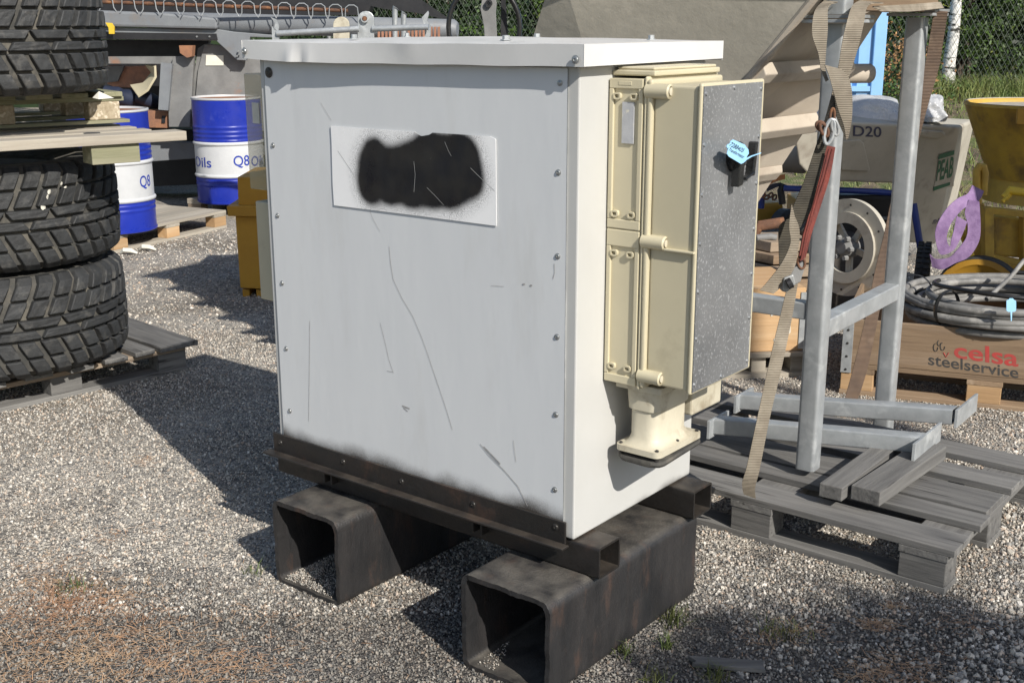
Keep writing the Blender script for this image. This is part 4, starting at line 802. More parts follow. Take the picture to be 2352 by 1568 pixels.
# galvanised linkage standing behind the lid
T = thing('galvanised_linkage', 'galvanised drawbar linkage with arched plates and rods poking up behind the cabinet lid', 'linkage', W(820, 100, 8.6)-Vector((0, 0, .3)), 0)
def arch(x0, x1, yt, yb, d, name, mat):
    pts = [(x0, yb), (x0, yt+18)]+[(x0+(x1-x0)*(.5-.5*math.cos(math.pi*k/8)), yt+18-18*math.sin(math.pi*k/8)) for k in range(1, 8)]+[(x1, yt+18), (x1, yb)]
    sb(pts, d, .03, name, mat, T, bevel=.003)
arch(822, 860, 25, 150, 8.5, 'arched_plate', 'galv'); arch(766, 803, 38, 150, 8.8, 'arched_plate', 'ivory_plastic')
MB().lathe([(.016, 0), (.016, .02)], 12, W(839, 42, 8.49), (0, -1, 0)).build('pin', 'rust', T, world=True)
MB().lathe([(.028, 0), (.028, .01), (.018, .01), (.018, 0)], 16, W(839, 42, 8.485), (0, -1, 0), closed=True, caps=False).build('eye', 'galv', T, world=True)
for a, b_ in (((637, 76), (826, 66)), ((856, 66), (985, 62))): MB().tube([W(*a, 8.5), W(*b_, 8.45)], .021, 12).build('rod', 'galv', T, world=True, smooth=True)
sb([(625, 60), (640, 72), (648, 150), (640, 150), (628, 150)], 8.5, .04, 'end_bracket', 'galv', T); sb([(622, 38), (636, 44), (642, 60), (640, 72), (630, 66), (633, 52)], 8.5, .012, 'end_bracket', 'galv', T)
sb([(970, 40), (984, 25), (986, 30), (982, 48), (990, 60), (988, 150), (978, 150), (976, 60)], 8.5, .04, 'end_bracket', 'galv', T)
mb = MB()
for k in range(17):
    x = 868+k*8.6; MB().prism([W(x, 66-(4 if k > 12 else 0), 8.9), W(x+5.5, 66-(5 if k > 12 else 0), 8.9), W(x+5.5, 130, 8.9), W(x, 130, 8.9)], (0, .05, 0)).build('fin', 'copper', T, world=True, bevel=.003)
MB().tube([W(862, 120, 8.95), W(1015, 118, 8.95)], .02, 8).build('fin_rail', 'rust', T, world=True)
for k, (x, y) in enumerate(((908, 20), (928, 32))): MB().tube([W(x, y+70, 8.9), W(x, y, 8.9), W(x+2, y-3, 8.9)], [.02, .02, .026], 10).build('cylinder_pin', 'galv', T, world=True, smooth=True)
# black hoop and lever
pts = [W(1113+82*math.cos(R(a)), 62+98*-math.sin(R(a)), 8.2) for a in range(-50, 231, 10)]
MB().tube(pts, .017, 10).build('black_hoop', 'cable_black', smooth=True, label='black curved hose hoop rising behind the cabinet lid in front of the fence', cat='hose')
T = thing('lever', 'dark grey lever arm with a round eye standing inside the black hoop', 'lever', W(1125, 160, 8.1), 0)
sb([(1104, 20), (1108, 0), (1120, -12), (1135, -8), (1142, 6), (1140, 30), (1146, 160), (1118, 160), (1112, 60)], 8.1, .04, 'lever_arm', 'machine_worn', T, bevel=.004)
MB().lathe([(.024, 0), (.024, .02), (.014, .02), (.014, 0)], 16, W(1124, 8, 8.09), (0, -1, 0), closed=True, caps=False).build('eye', 'machine_black', T, world=True)
sb([(1152, -10), (1162, -10), (1172, 160), (1150, 160)], 8.3, .03, 'side_strap', 'machine_black', T)

# ------------------------------------------------------------------ chain-link fence, birch, shrubs behind
def fence(label, xa, xb, ya, yb, step=.062):
    T = thing('chain_link_fence', label, 'fence', (xa, ya, float(gz(xa, ya))), 0, 'chain-link fence along the yard edge')
    L_ = math.hypot(xb-xa, yb-ya); d = np.array([(xb-xa)/L_, (yb-ya)/L_, 0]); h = 1.9
    z0 = float(min(gz(xa, ya), gz(xb, yb)))+.02; V, Fc = [], []
    n_ = int(L_/step)
    for sgn in (1, -1):
        for k in range(-int(h/step*.62)-2, n_+int(h/step*.62)+2):
            s0 = k*step; s1 = s0+sgn*h*.58; za, zb = 0., h
            lo, hi = 0., 1.
            for lim, side in ((0., 0), (L_, 1)):
                if s1 == s0: continue
                t = (lim-s0)/(s1-s0)
                if (side == 0) == (s1 > s0): lo = max(lo, t)
                else: hi = min(hi, t)
            if hi <= lo: continue
            A = np.array([xa, ya, z0])+d*(s0+(s1-s0)*lo)+np.array([0, 0, h*lo]); B_ = np.array([xa, ya, z0])+d*(s0+(s1-s0)*hi)+np.array([0, 0, h*hi])
            A[1] += .002*sgn; B_[1] += .002*sgn; t_ = (B_-A)/np.linalg.norm(B_-A); u_ = np.cross(t_, [0, 1, 0])*.0021; w_ = np.array([0, .0018, 0]); k0 = len(V)
            V += [A+u_, A-u_, A+w_, B_+u_, B_-u_, B_+w_]; Fc += [(k0, k0+1, k0+4, k0+3), (k0+1, k0+2, k0+5, k0+4), (k0+2, k0, k0+3, k0+5)]
    loc = np.array([xa, ya, float(gz(xa, ya))])
    link('wire_mesh', fastmesh('wire_mesh', np.array(V)-loc, Fc, 'wire'), T)
    for k in range(int(L_/3)+1):
        x, y = xa+d[0]*(3*k+.05), ya+d[1]*(3*k+.05); MB().tube([(x, y+.04, z0-.3), (x, y+.04, z0+h+.05)], .025, 10).build('fence_post', 'galv_dull', T, world=True, smooth=True)
    MB().tube([(xa, ya, z0+h), (xb, yb, z0+h)], .012, 6).build('tension_wire', 'galv_dull', T, world=True)
    return T
fence('chain-link fence in front of the shrubs at the top right', 3.1, 8.6, 13.6, 13.2)
fence('chain-link fence seen above the cabinet lid in the middle', -2.2, 1.6, 14.3, 14.1)
T = thing('birch_tree', 'slender white birch trunk standing by the fence at the top right', 'tree', W(2178, 212, 13.9), 0)
pth = [W(2178, 216, 13.9), W(2180, 150, 13.9), W(2190, 90, 13.9), W(2196, 20, 13.9), W(2200, -80, 13.9), W(2206, -400, 14.), W(2200, -900, 14.)]
MB().tube(pth, [.085, .07, .066, .062, .06, .045, .02], 16).build('trunk', 'bark_birch', T, world=True, smooth=True)
def leafcloud(n_, sx, sy, sz, size, z0=0., lump=1.4):
    P = []; cc = RNG.uniform(-1, 1, (26, 3)); cc *= np.array([sx, sy, sz/2]); cc[:, 2] += sz/2
    per = n_//26
    for c in cc:
        r_ = RNG.uniform(.18, .42); v = RNG.normal(0, 1, (per, 3)); v /= np.linalg.norm(v, axis=1)[:, None]; P.append(c+v*r_*RNG.uniform(.75, 1.05, (per, 1)))
    P = np.concatenate(P); P = P[P[:, 2] > -.05]; m_ = len(P)
    nrm_ = RNG.normal(0, 1, (m_, 3))+np.array([0, -.5, .5]); nrm_ /= np.linalg.norm(nrm_, axis=1)[:, None]
    a_ = np.cross(nrm_, RNG.normal(0, 1, (m_, 3))); a_ /= np.linalg.norm(a_, axis=1)[:, None]; b0 = np.cross(nrm_, a_); s_ = size*RNG.uniform(.6, 1.3, (m_, 1))
    V = np.stack([P-a_*s_, P+b0*s_*.5, P+a_*s_, P-b0*s_*.5], 1).reshape(-1, 3); Fc = np.arange(4*m_).reshape(-1, 4)
    return V, Fc
def shrub(x, y, sx, sz, mat, label, n_=9000, size=.03, cat='shrub', grp='shrubs beyond the fence'):
    z = float(gz(x, y))-.05; T = thing('shrub', label, cat, (x, y, z), 0, grp)
    V, Fc = leafcloud(n_, sx, .45, sz, size); link('foliage', fastmesh('foliage', V, Fc, mat), T)
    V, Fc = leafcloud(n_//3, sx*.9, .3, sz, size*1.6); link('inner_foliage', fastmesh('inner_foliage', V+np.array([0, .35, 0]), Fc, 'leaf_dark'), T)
    for k in range(4): MB().tube([(RNG.uniform(-.1, .1), RNG.uniform(-.1, .1), 0), (RNG.uniform(-.3, .3), .1, sz*.5), (RNG.uniform(-.5, .5), .1, sz*.9)], [.03, .02, .006], 6).build('stem', 'bark', T)
for i, (x, y, sx, sz, mt, lb) in enumerate(((3.3, 14.6, .7, 1.5, 'leaf', 'leafy green shrub beyond the fence next to the blue container'), (4.4, 14.9, .7, 2.6, 'leaf', 'dense green shrub beyond the fence left of the birch trunk'),
        (5.6, 15.0, .7, 2.6, 'leaf', 'tall bright green shrub beyond the fence just right of the birch trunk'), (6.6, 14.9, .75, 2.6, 'leaf', 'large leafy shrub beyond the fence at the right picture edge'),
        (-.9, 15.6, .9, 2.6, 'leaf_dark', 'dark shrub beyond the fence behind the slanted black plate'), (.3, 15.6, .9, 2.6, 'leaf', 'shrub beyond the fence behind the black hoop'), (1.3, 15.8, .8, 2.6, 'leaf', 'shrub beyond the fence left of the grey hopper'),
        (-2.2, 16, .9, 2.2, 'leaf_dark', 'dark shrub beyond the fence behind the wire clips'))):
    shrub(x, y, sx, sz, mt, lb)
c = W(2035, 160, 13.2); shrub(c.x+.05, 13.0, .12, .55, 'leaf_dry', 'withered brown shrub at the foot of the fence by the blue container', 1500, .022, grp=None)
c = W(2060, 225, 12.6); shrub(c.x, 12.6, .22, .22, 'leaf', 'low green bramble growing under the fence beside the blue container', 1800, .02, grp=None)
# wood far behind closing the view
V, Fc = [], []
for x in np.arange(-9, 14, 1.1):
    v, f = leafcloud(2600, 1.0, .7, 4.5, .06); V.append(v+np.array([x, 19.+RNG.normal(0, .4), .6])); 
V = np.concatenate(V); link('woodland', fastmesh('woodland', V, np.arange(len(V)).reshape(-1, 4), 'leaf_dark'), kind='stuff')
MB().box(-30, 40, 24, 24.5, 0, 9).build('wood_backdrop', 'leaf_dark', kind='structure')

# ------------------------------------------------------------------ light blue container
T = thing('shipping_container', 'light blue steel container behind the grey hopper', 'container', W(1890, 430, 12.2), 0)
xr = W(2034, 100, 12.0).x; xl = xr-2.3
mb = MB(); x = xl; pts = []
while x < xr-.3: pts += [(x, 12.0), (x+.07, 12.0), (x+.10, 12.05), (x+.2, 12.05), (x+.23, 12.0)]; x += .26
pts = [(a, b_, 0) for a, b_ in pts]+[(xr-.12, 12.0, 0), (xr-.12, 12.3, 0), (xl, 12.3, 0)]
mb.prism(pts, (0, 0, 2.5)).build('side_panel', 'container_blue', T, world=True)
MB().box(xr-.12, xr, 11.96, 12.3, 0, 2.55).build('corner_post', 'container_blue', T, world=True, bevel=.008)
MB().box(xl, xr-.121, 11.97, 12.06, .0, .16).build('bottom_rail', 'container_blue', T, world=True)
MB().box(xl, xr-.121, 11.97, 12.06, .95, 1.0).build('waist_rail', 'container_blue', T, world=True)
MB().box(xl, xr, 12.3, 15, 0, 2.5).build('container_body', 'container_blue', T, world=True)

# ------------------------------------------------------------------ grey hopper in its galvanised stand
N_, RG, LF = Vector((.885, 3.64)), Vector((1.297, 4.25)), Vector((.10, 3.95)); BK = RG+LF-N_
T = thing('hopper', 'huge grey concrete hopper with rough skin and ribbed sloping walls above the galvanised stand', 'hopper', (.7, 4.2, .9), 0)
zt = 1.66; top = [Vector((*p, zt)) for p in (N_, RG, BK, LF)]
bot = [Vector((.42, 4.02, .95)), Vector((.93, 4.45, .95)), Vector((.33, 4.80, .95)), Vector((-.12, 4.34, .95))]
zt = 1.80; top = [b_+(t-b_)*((zt-.95)/.71) for t, b_ in zip(top, bot)]; N_, RG, BK, LF = [Vector((t.x, t.y)) for t in top]
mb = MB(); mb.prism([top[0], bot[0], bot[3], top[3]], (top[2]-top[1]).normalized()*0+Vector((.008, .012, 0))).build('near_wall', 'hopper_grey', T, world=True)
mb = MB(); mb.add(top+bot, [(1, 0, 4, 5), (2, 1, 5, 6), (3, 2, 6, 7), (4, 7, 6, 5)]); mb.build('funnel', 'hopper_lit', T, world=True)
nR = (top[1]-top[0]).cross(bot[0]-top[0]).normalized(); nR = nR if nR.x > 0 else -nR
MB().tube([top[0], bot[0]], .014, 8).build('weld_edge', 'hopper_lit', T, world=True, smooth=True)
for f, hh in ((.37, .035), (.60, .045), (.83, .02)):    # ribs across the right-hand wall
    a, b_ = top[0].lerp(bot[0], f), top[1].lerp(bot[1], f); dn = (bot[0]-top[0]).normalized()
    MB().prism([a+dn*.0, a+nR*hh+dn*.02, a+nR*hh+dn*.06, a+dn*.085], b_-a).build('rib', 'hopper_lit', T, world=True, bevel=.004)
ctr = (N_+RG+LF+BK)/4
def rect(z, o_): return [Vector((*(p+(p-ctr).normalized()*o_), z)) for p in (N_, RG, BK, LF)]
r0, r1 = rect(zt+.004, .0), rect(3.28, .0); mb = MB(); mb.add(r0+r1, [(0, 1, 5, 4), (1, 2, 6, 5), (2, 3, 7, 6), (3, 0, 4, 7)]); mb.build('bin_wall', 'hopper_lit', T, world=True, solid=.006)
for z, o_, h in ((1.81, .12, .05), (1.97, .13, .05), (2.25, .13, .05), (2.55, .13, .05), (2.9, .13, .05), (3.24, .14, .06)):
    a, b_, c = rect(z, .0), rect(z, o_), rect(z+h, o_*.3); mb = MB(); mb.add(a+b_+c, sum([[(i, (i+1) % 4, 4+(i+1) % 4, 4+i), (4+i, 4+(i+1) % 4, 8+(i+1) % 4, 8+i)] for i in range(4)], [])); mb.build('rib', 'hopper_lit', T, world=True, solid=.004)
MB().lathe([(.035, 0), (.035, .20), (.028, .21)], 14, W(1945, 172, 4.4)-Vector((.1, 0, 0)), (1, .2, 0)).build('spigot', 'hopper_lit', T, world=True, smooth=True)

# stand
lyaw = math.atan2(.62, .785)                           # along the near-to-right side
ST = thing('galvanised_stand', 'galvanised steel stand of square tubes with four legs carrying the hopper', 'stand', (.98, 3.66, .17), 0)
dn_ = Vector((.585, .81, 0)); du = Vector((-.81, .585, 0)); Lw = .066
def leg(cx, cy, z0, z1, name='leg'):
    o = Vector((cx, cy, z0))-dn_*Lw/2-du*Lw/2; return MB().hollow(o, (0, 0, z1-z0), dn_*Lw, du*Lw, .006, .012).build(name, 'galv', ST, world=True, smooth=True)
ln, lr = Vector((.985, 3.70)), Vector((1.42, 4.29)); dl = Vector((-.585, .42)); ll, lb = ln+dl, lr+dl
leg(*ln, .170, 1.60); leg(*lr, .004, 1.62); leg(*ll, .004, 1.60); leg(*lb, .004, 1.60)
def bar(a, b_, z, name='crossbar', s_=.07): return MB().beam((a.x, a.y, z), (b_.x, b_.y, z), .055, s_).build(name, 'galv', ST, world=True, bevel=.004)
v = (lr-ln).normalized()*Lw/2; bar(ln+v, lr-v, .645, s_=.060); v = (ll-ln).normalized()*Lw/2; bar(ln+v, ll-v, .705, s_=.055); pass
for c_, zz in ((ln, 1.602), (lr, 1.625)):
    o = Vector((c_.x, c_.y, zz)); MB().par(o-dn_*.09-du*.08, dn_*.18, du*.16, (0, 0, .01)).build('flange_plate', 'galv', ST, world=True, bevel=.001)
    MB().par(o-dn_*.085-du*.085+Vector((0, 0, .013)), dn_*.17, du*.16, (0, 0, .010)).build('flange_plate', 'galv_dull', ST, world=True, bevel=.001)
MB().hollow(Vector((ln.x, ln.y, 1.627))-dn_*.035-du*.035, (0, 0, .14), dn_*.07, du*.07, .006, .012).build('upper_post', 'galv', ST, world=True, smooth=True)
a, b_ = Vector((ln.x, ln.y, 1.66))+dn_*.06, Vector((lr.x, lr.y, 1.66))+dn_*.06
MB().beam(a, b_, .10, .045).build('timber_bearer', 'wood_brown_x', rotz=math.atan2(b_.y-a.y, b_.x-a.x), label='brown timber bearer resting on the two flange plates of the stand', cat='timber', bevel=.003)

# ------------------------------------------------------------------ pallets and loose items at the right
pallet('pallet', 'weathered grey pallet in the right foreground carrying the near leg of the stand', (1.25, 3.115, 0), math.atan2(.62, -.785), 1.25, .93, 'grey', ((0, .135), (.225, .10), (.345, .18), (.585, .12), (.80, .13)), blk='wood_grey', jag=.02, group='pallets in the yard')
for o in [x for x in sc.collection.objects if x.name.startswith('pallet')][-1:]: o.scale = (1, -1, 1); ROOTM[o.name] = o.matrix_basis.copy()
def flatbar(label, a, b_, pl, grp='galvanised bars lying on the pallet'):
    T = thing('galvanised_bar', label, 'steel bar', a, 0, grp); d = (Vector(b_)-Vector(a)).normalized()
    MB().hollow(Vector(a)+Vector((0, 0, -.025))-dn_*.03, Vector(b_)-Vector(a), dn_*.06, (0, 0, .058), .004, .006).build('bar', 'galv', T, world=True, smooth=True)
    for c_, l0, l1, dz in pl:
        c_ = Vector(c_); s_ = Vector((.60, .80, 0)); o = c_-s_*l0+Vector((0, 0, -.034-dz)); MB().par(o, s_*(l0+l1)+Vector((0, 0, 2*dz)), d*.010, (0, 0, .068)).build('end_plate', 'galv', T, world=True, bevel=.001)
        for k in (-l0+.03, l1-.03): MB().lathe([(.008, 0), (.008, .003)], 12, c_+s_*k-d*.0012, -d).build('bolt_hole', 'machine_black', T, world=True)
    return T
a, b_ = G(1640, 978, .205), G(2118, 1022, .245); flatbar('galvanised bar with bolted end plates, nearer of the pair on the pallet', a, b_, ((a, .06, .09, .0), (b_, .11, .16, .0)))
a, b_ = G(1700, 922, .205), G(2190, 958, .25); flatbar('galvanised bar with end plates, farther of the pair on the pallet', a, b_, ((a, .06, .09, 0), (b_+Vector((.02, .01, 0)), .05, .19, 0)))
for (a, b_, wd, ht, lb, zz) in (((1905, 1132), (2045, 1030), .075, .045, 'short dark offcut of timber, left of the two by the stand leg', .195), ((1985, 1140), (2140, 1035), .095, .048, 'square grey timber batten jutting over the pallet edge, right of the dark offcut', .196)):
    p, q = G(*a, zz), G(*b_, zz); MB().beam(p, q, wd, ht).build('timber_offcut', 'wood_grey_x', rotz=math.atan2(q.y-p.y, q.x-p.x), label=lb, cat='timber', bevel=.003, group='timber offcuts on the pallet')

# straps and slings (edges given left and right)
def strap(name, rows, mat, label, grp=None, cat='lifting strap', t=.004, parent=None, wf=1.):
    import itertools
    def wide(q): mx_, my_ = (q[0]+q[2])/2, (q[1]+q[3])/2; return (mx_+(q[0]-mx_)*wf, my_+(q[1]-my_)*wf, mx_+(q[2]-mx_)*wf, my_+(q[3]-my_)*wf)+tuple(q[4:])
    rows = [wide(q) for q in rows]
    # smooth the rows with a Catmull-Rom through the given edge points
    cat = None if parent is not None else cat; L_ = [W(r[0], r[1], r[4]) for r in rows]; R_ = [W(r[2], r[3], r[5] if len(r) > 5 else r[4]) for r in rows]
    def cat_(P):
        out = []; n_ = len(P)
        for i in range(n_-1):
            p0, p1, p2, p3 = P[max(i-1, 0)], P[i], P[i+1], P[min(i+2, n_-1)]
            for k in range(5):
                u = k/5; out.append(.5*((2*p1)+(p2-p0)*u+(2*p0-5*p1+4*p2-p3)*u*u+(3*p1-p0-3*p2+p3)*u**3))
        return out+[P[-1]]
    return MB().ribbon(cat_(L_), cat_(R_), t).build(name, mat, parent, world=parent is not None, smooth=True, label=label, cat=cat, group=grp)
# weave in the webbing: small ribs across
for nm in ('webbing', 'webbing_brown', 'webbing_dark'):
    m = MATS[nm]; n, l = nodes_of(m); b = n['Principled BSDF']; wv = n.new('ShaderNodeTexWave'); wv.bands_direction = 'Z'; wv.inputs['Scale'].default_value = 62; wv.inputs['Distortion'].default_value = .6
    tc = n.new('ShaderNodeTexCoord'); l.new(tc.outputs['Object'], wv.inputs['Vector']); src = b.inputs['Base Color'].links[0].from_socket
    mx = n.new('ShaderNodeMix'); mx.data_type = 'RGBA'; mx.blend_type = 'MULTIPLY'; mx.inputs[0].default_value = .14; l.new(src, mx.inputs[6]); l.new(wv.outputs['Color'], mx.inputs[7]); l.new(mx.outputs[2], b.inputs['Base Color'])
    bp = n.new('ShaderNodeBump'); bp.inputs['Distance'].default_value = .0014; l.new(wv.outputs['Fac'], bp.inputs['Height']); l.new(bp.outputs[0], b.inputs['Normal'])
LB = thing('lifting_strap', 'worn beige webbing draped over the stand flange and twisted in front of its near leg', 'lifting strap', W(1915, 200, 3.5), 0)
strap('webbing_loop', ((1893, 5, 1925, 8, 3.62, 3.66), (1872, 30, 1904, 18, 3.5), (1866, 80, 1902, 70, 3.48), (1880, 125, 1898, 120, 3.48), (1886, 160, 1896, 160, 3.48), (1897, 190, 1904, 186, 3.47)), 'webbing', None, parent=LB)
strap('webbing_band', ((1976, 5, 2030, 10, 3.7), (1958, 18, 1996, 14, 3.56), (1944, 60, 1984, 60, 3.5), (1934, 105, 1972, 110, 3.5), (1925, 160, 1955, 165, 3.5), (1905, 240, 1925, 250, 3.5), (1885, 310, 1900, 320, 3.5)), 'webbing', None, parent=LB)
strap('webbing_fold', ((1895, 152, 1918, 158, 3.46), (1904, 175, 1938, 165, 3.45), (1914, 210, 1954, 195, 3.44), (1926, 255, 1958, 235, 3.44), (1938, 290, 1956, 280, 3.45), (1943, 322, 1948, 320, 3.46)), 'webbing', None, parent=LB)
strap('webbing_underside', ((1915, 215, 1930, 225, 3.49), (1918, 260, 1940, 290, 3.49), (1938, 310, 1944, 322, 3.49)), 'webbing_dark', None, parent=LB)
strap('bearer_wrap', ((2005, 18, 2030, 30, 3.66), (2080, 14, 2090, 30, 3.95), (2160, 8, 2168, 22, 4.2)), 'webbing', None, parent=LB)
strap('lifting_strap', ((1892, 285, 1912, 295, 3.46), (1870, 350, 1893, 360, 3.46), (1846, 420, 1878, 425, 3.46), (1822, 475, 1862, 485, 3.46), (1816, 505, 1845, 515, 3.46), (1822, 540, 1822.5, 541, 3.46)), 'webbing_dark', 'dark shaded webbing strap running down left from the shackle')
strap('lifting_strap', ((1818, 470, 1826, 500, 3.44), (1812, 520, 1836, 530, 3.44), (1815, 560, 1832, 580, 3.44), (1795, 605, 1822, 620, 3.44), (1765, 645, 1795, 658, 3.44), (1744, 668, 1776, 676, 3.43)), 'webbing', 'pale frayed free strap end flapping over the left crossbar')
strap('lifting_strap', ((1818, 500, 1822, 640, 3.6, 3.6), (1790, 520, 1794, 640, 3.6, 3.6), (1788, 560, 1790, 650, 3.6, 3.6)), 'webbing_dark', 'dark slack loop of strap hanging behind the pale strap end', t=.003)
strap('lifting_strap', ((1810, 650, 1832, 652, 3.5), (1788, 740, 1816, 742, 3.48), (1762, 850, 1792, 855, 3.46), (1738, 960, 1766, 963, 3.44), (1714, 1070, 1743, 1078, 3.42), (1703, 1108, 1733, 1118, 3.43), (1706, 1135, 1734, 1145, 3.45)), 'webbing', 'long taut pale strap from the ratchet down to the pallet edge')
strap('lifting_strap', ((2146, 28, 2178, 30, 4.2), (2136, 90, 2168, 92, 4.25), (2124, 160, 2156, 162, 4.3), (2112, 240, 2132, 243, 4.33), (2080, 360, 2100, 362, 4.4), (2050, 450, 2076, 452, 4.45), (2030, 540, 2056, 543, 4.48), (2010, 620, 2036, 624, 4.5), (1985, 740, 2014, 742, 4.52), (1958, 850, 1990, 852, 4.54), (1938, 920, 1966, 926, 4.55)), 'webbing_brown', 'brown webbing strap slanting down behind the right leg of the stand')
RD = thing('red_sling', 'faded red round sling with rope, hanging from the shackle to the ratchet', 'sling', W(1880, 450, 3.47), 0)
strap('sling_body', ((1893, 335, 1918, 340, 3.47), (1880, 400, 1906, 405, 3.47), (1864, 470, 1884, 475, 3.47), (1846, 530, 1864, 535, 3.46), (1836, 580, 1852, 582, 3.46), (1828, 612, 1842, 614, 3.46)), 'sling_red', None, t=.010, parent=RD)
for dx in (0, 7): MB().tube([W(1912-dx, 345, 3.44), W(1895-dx, 410, 3.44), W(1872-dx*.6, 480, 3.44), W(1855-dx*.5, 540, 3.43), W(1843-dx*.4, 598, 3.43)], .0035, 7).build('rope', 'sling_red', RD, world=True, smooth=True)
SH = thing('shackle', 'rusty and bright steel chain shackles joining the straps in front of the near leg', 'shackle', W(1905, 300, 3.42), 0)
def oval(cx, cy, rx, ry, d, r_, tilt=0, mat='galv', par=SH, n_=22, yaw=0):
    c_ = W(cx, cy, d); k = d/F; pts = []
    for i in range(n_):
        a = 2*math.pi*i/n_; x, z = rx*k*math.cos(a), ry*k*math.sin(a); X, Z = x*math.cos(tilt)-z*math.sin(tilt), x*math.sin(tilt)+z*math.cos(tilt); pts.append(c_+Vector((X*math.cos(yaw), X*math.sin(yaw), Z)))
    return MB().tube(pts, r_, 8, closed=True).build('chain_link', mat, par, world=True, smooth=True)
oval(1905, 305, 10, 28, 3.43, .0055, -.15); oval(1893, 300, 7, 16, 3.43, .005, .5, 'rust'); oval(1886, 292, 8, 12, 3.44, .005, .9, 'rust'); oval(1918, 295, 7, 18, 3.43, .005, .3, 'galv_dull'); oval(1912, 272, 5, 20, 3.44, .004, 0, 'rust')
RT = thing('ratchet', 'dull green steel ratchet buckle on the strap beside the left crossbar', 'ratchet', W(1825, 640, 3.42), 0)
sb([(1822, 618), (1846, 600), (1850, 612), (1838, 650), (1816, 660), (1812, 640)], 3.44, .03, 'ratchet_frame', 'machine_worn', RT, bevel=.003)
sb([(1800, 640), (1822, 632), (1828, 655), (1806, 674), (1794, 670)], 3.43, .03, 'ratchet_handle', 'galv_dull', RT, bevel=.004)
MB().tube([W(1808, 655, 3.42), W(1818, 650, 3.42)], .016, 12).build('spool', 'machine_black', RT, world=True)
oval(1840, 605, 8, 14, 3.44, .004, .2, 'rust', RT)

# ------------------------------------------------------------------ printed pallet-collar crate with the cable coil
d1 = (Vector((2.16, 4.72))-Vector((1.46, 4.99))).normalized(); ac = math.atan2(d1.y, d1.x)
CR0 = G(1925, 905, .0)
pallet('pallet', 'light brown pallet under the printed wooden crate', (CR0.x, CR0.y, 0), ac, 1.2, .8, 'brown', blk='wood_orange', group='pallets in the yard')
KR = thing('wooden_crate', 'open wooden collar crate printed in red and black, holding a coil of cable', 'crate', (CR0.x, CR0.y, .146), ac)
HC = .20
MB().box(-.0, 1.2, -.001, .019, 0, HC).build('front_board', 'wood_brown_x', KR, bevel=.002, label='front board with red and black print')
MB().box(0, 1.2, .781, .80, 0, HC).build('back_board', 'wood_brown_x', KR, bevel=.002)
MB().box(0, .019, .0195, .7805, 0, HC).build('side_board', 'wood_brown_y', KR, bevel=.002); MB().box(1.181, 1.2, .0195, .7805, 0, HC).build('side_board', 'wood_brown_y', KR, bevel=.002)
mb = MB(); mb.box(.0, .045, -.004, -.0015, -.045, HC-.02).build('corner_hinge', 'galv', KR, bevel=.001)
for z in (-.03, .03, .09, .15): MB().lathe([(.006, .004), (.004, .007)], 8, (.022, 0, z), (0, -1, 0)).build('hinge_bolt', 'screw_dark', KR)
def crp(px, py):
    Mi = ROOTM[KR.name].inverted(); o = Mi @ Vector((0, 0, H)); d = Mi.to_3x3() @ ray(px, py); p = o+d*((-.0016-o.y)/d.y); return p
text('celsa', quadfn(crp(2190, 824), crp(2338, 846), crp(2338, 806), crp(2190, 788)), 'lettering', 'text_red', KR, bold=.018)
text('steelservice', quadfn(crp(2131, 840), crp(2338, 872), crp(2338, 846), crp(2131, 814)), 'lettering', 'text_black', KR, bold=.012)
for k, (px, py, rx, ry) in enumerate(((2148, 800, 5, 9), (2164, 798, 5, 9), (2156, 790, 4, 6))):
    pts = [crp(px+rx*math.cos(R(a)), py+ry*math.sin(R(a))) for a in range(0, 271, 30)]; MB().tube([p for p in pts], .0018, 5).build('emblem', 'text_black' if k else 'text_black', KR)
MB().tube([crp(2166, 812), crp(2172, 822), crp(2178, 812)], .0022, 5).build('emblem', 'text_red', KR)
CC = thing('cable_coil', 'heavy coil of grey cable lying on top of the printed crate', 'cable coil', ROOTM[KR.name] @ Vector((.66, .36, HC)), 0)
cc = ROOTM[KR.name] @ Vector((.69, .37, HC-.015))
random.seed(5); pts = []
turns = 12
rt = [random.choice((.335, .37, .405, .44))+random.uniform(-.006, .006) for _ in range(turns+2)]
for j in range(1, turns+2):
    while abs(rt[j]-rt[j-1]) < .02: rt[j] = random.choice((.335, .37, .405, .44))+random.uniform(-.006, .006)
for i in range(turns*48):
    a = 2*math.pi*i/48; k = i/48; j = int(k); f = max(0, (k-j-.6)/.4); f = f*f*(3-2*f); rr = rt[j]*(1-f)+rt[j+1]*f+.008*math.sin(2*a+j)
    zz = .0+.032*(k/3.6)+.006*math.sin(a+j*1.3)
    pts.append(cc+Vector((rr*1.10*math.cos(a), rr*.90*math.sin(a), zz)))
MB().tube(pts, .0165, 10).build('cable', 'cable', CC, world=True, smooth=True)
pts = [cc+Vector(((.33+.02*math.sin(a*3))*math.cos(a), .27*math.sin(a), .14+.01*math.sin(a*2))) for a in np.linspace(2.5, 7.5, 40)]
MB().tube(pts, .010, 10).build('black_cable', 'cable_black', CC, world=True, smooth=True)
pts = [W(2352, 600, 5.3), W(2320, 640, 5.25), W(2285, 672, 5.15), W(2265, 690, 5.1)]; MB().tube(pts, .010, 10).build('cable_end', 'cable', CC, world=True, smooth=True)
for a in (2.75, 3.7): c_ = cc+Vector((.43*math.cos(a), .36*math.sin(a), .085)); MB().lathe([(.075, -.010), (.08, 0), (.075, .010)], 20, c_, (-math.sin(a), math.cos(a), 0), caps=False).build('tie', 'cable_black', CC, world=True, smooth=True)
T = thing('cable_tag', 'small light blue tag tied to the cable coil', 'tag', W(2322, 705, 4.72), 0)
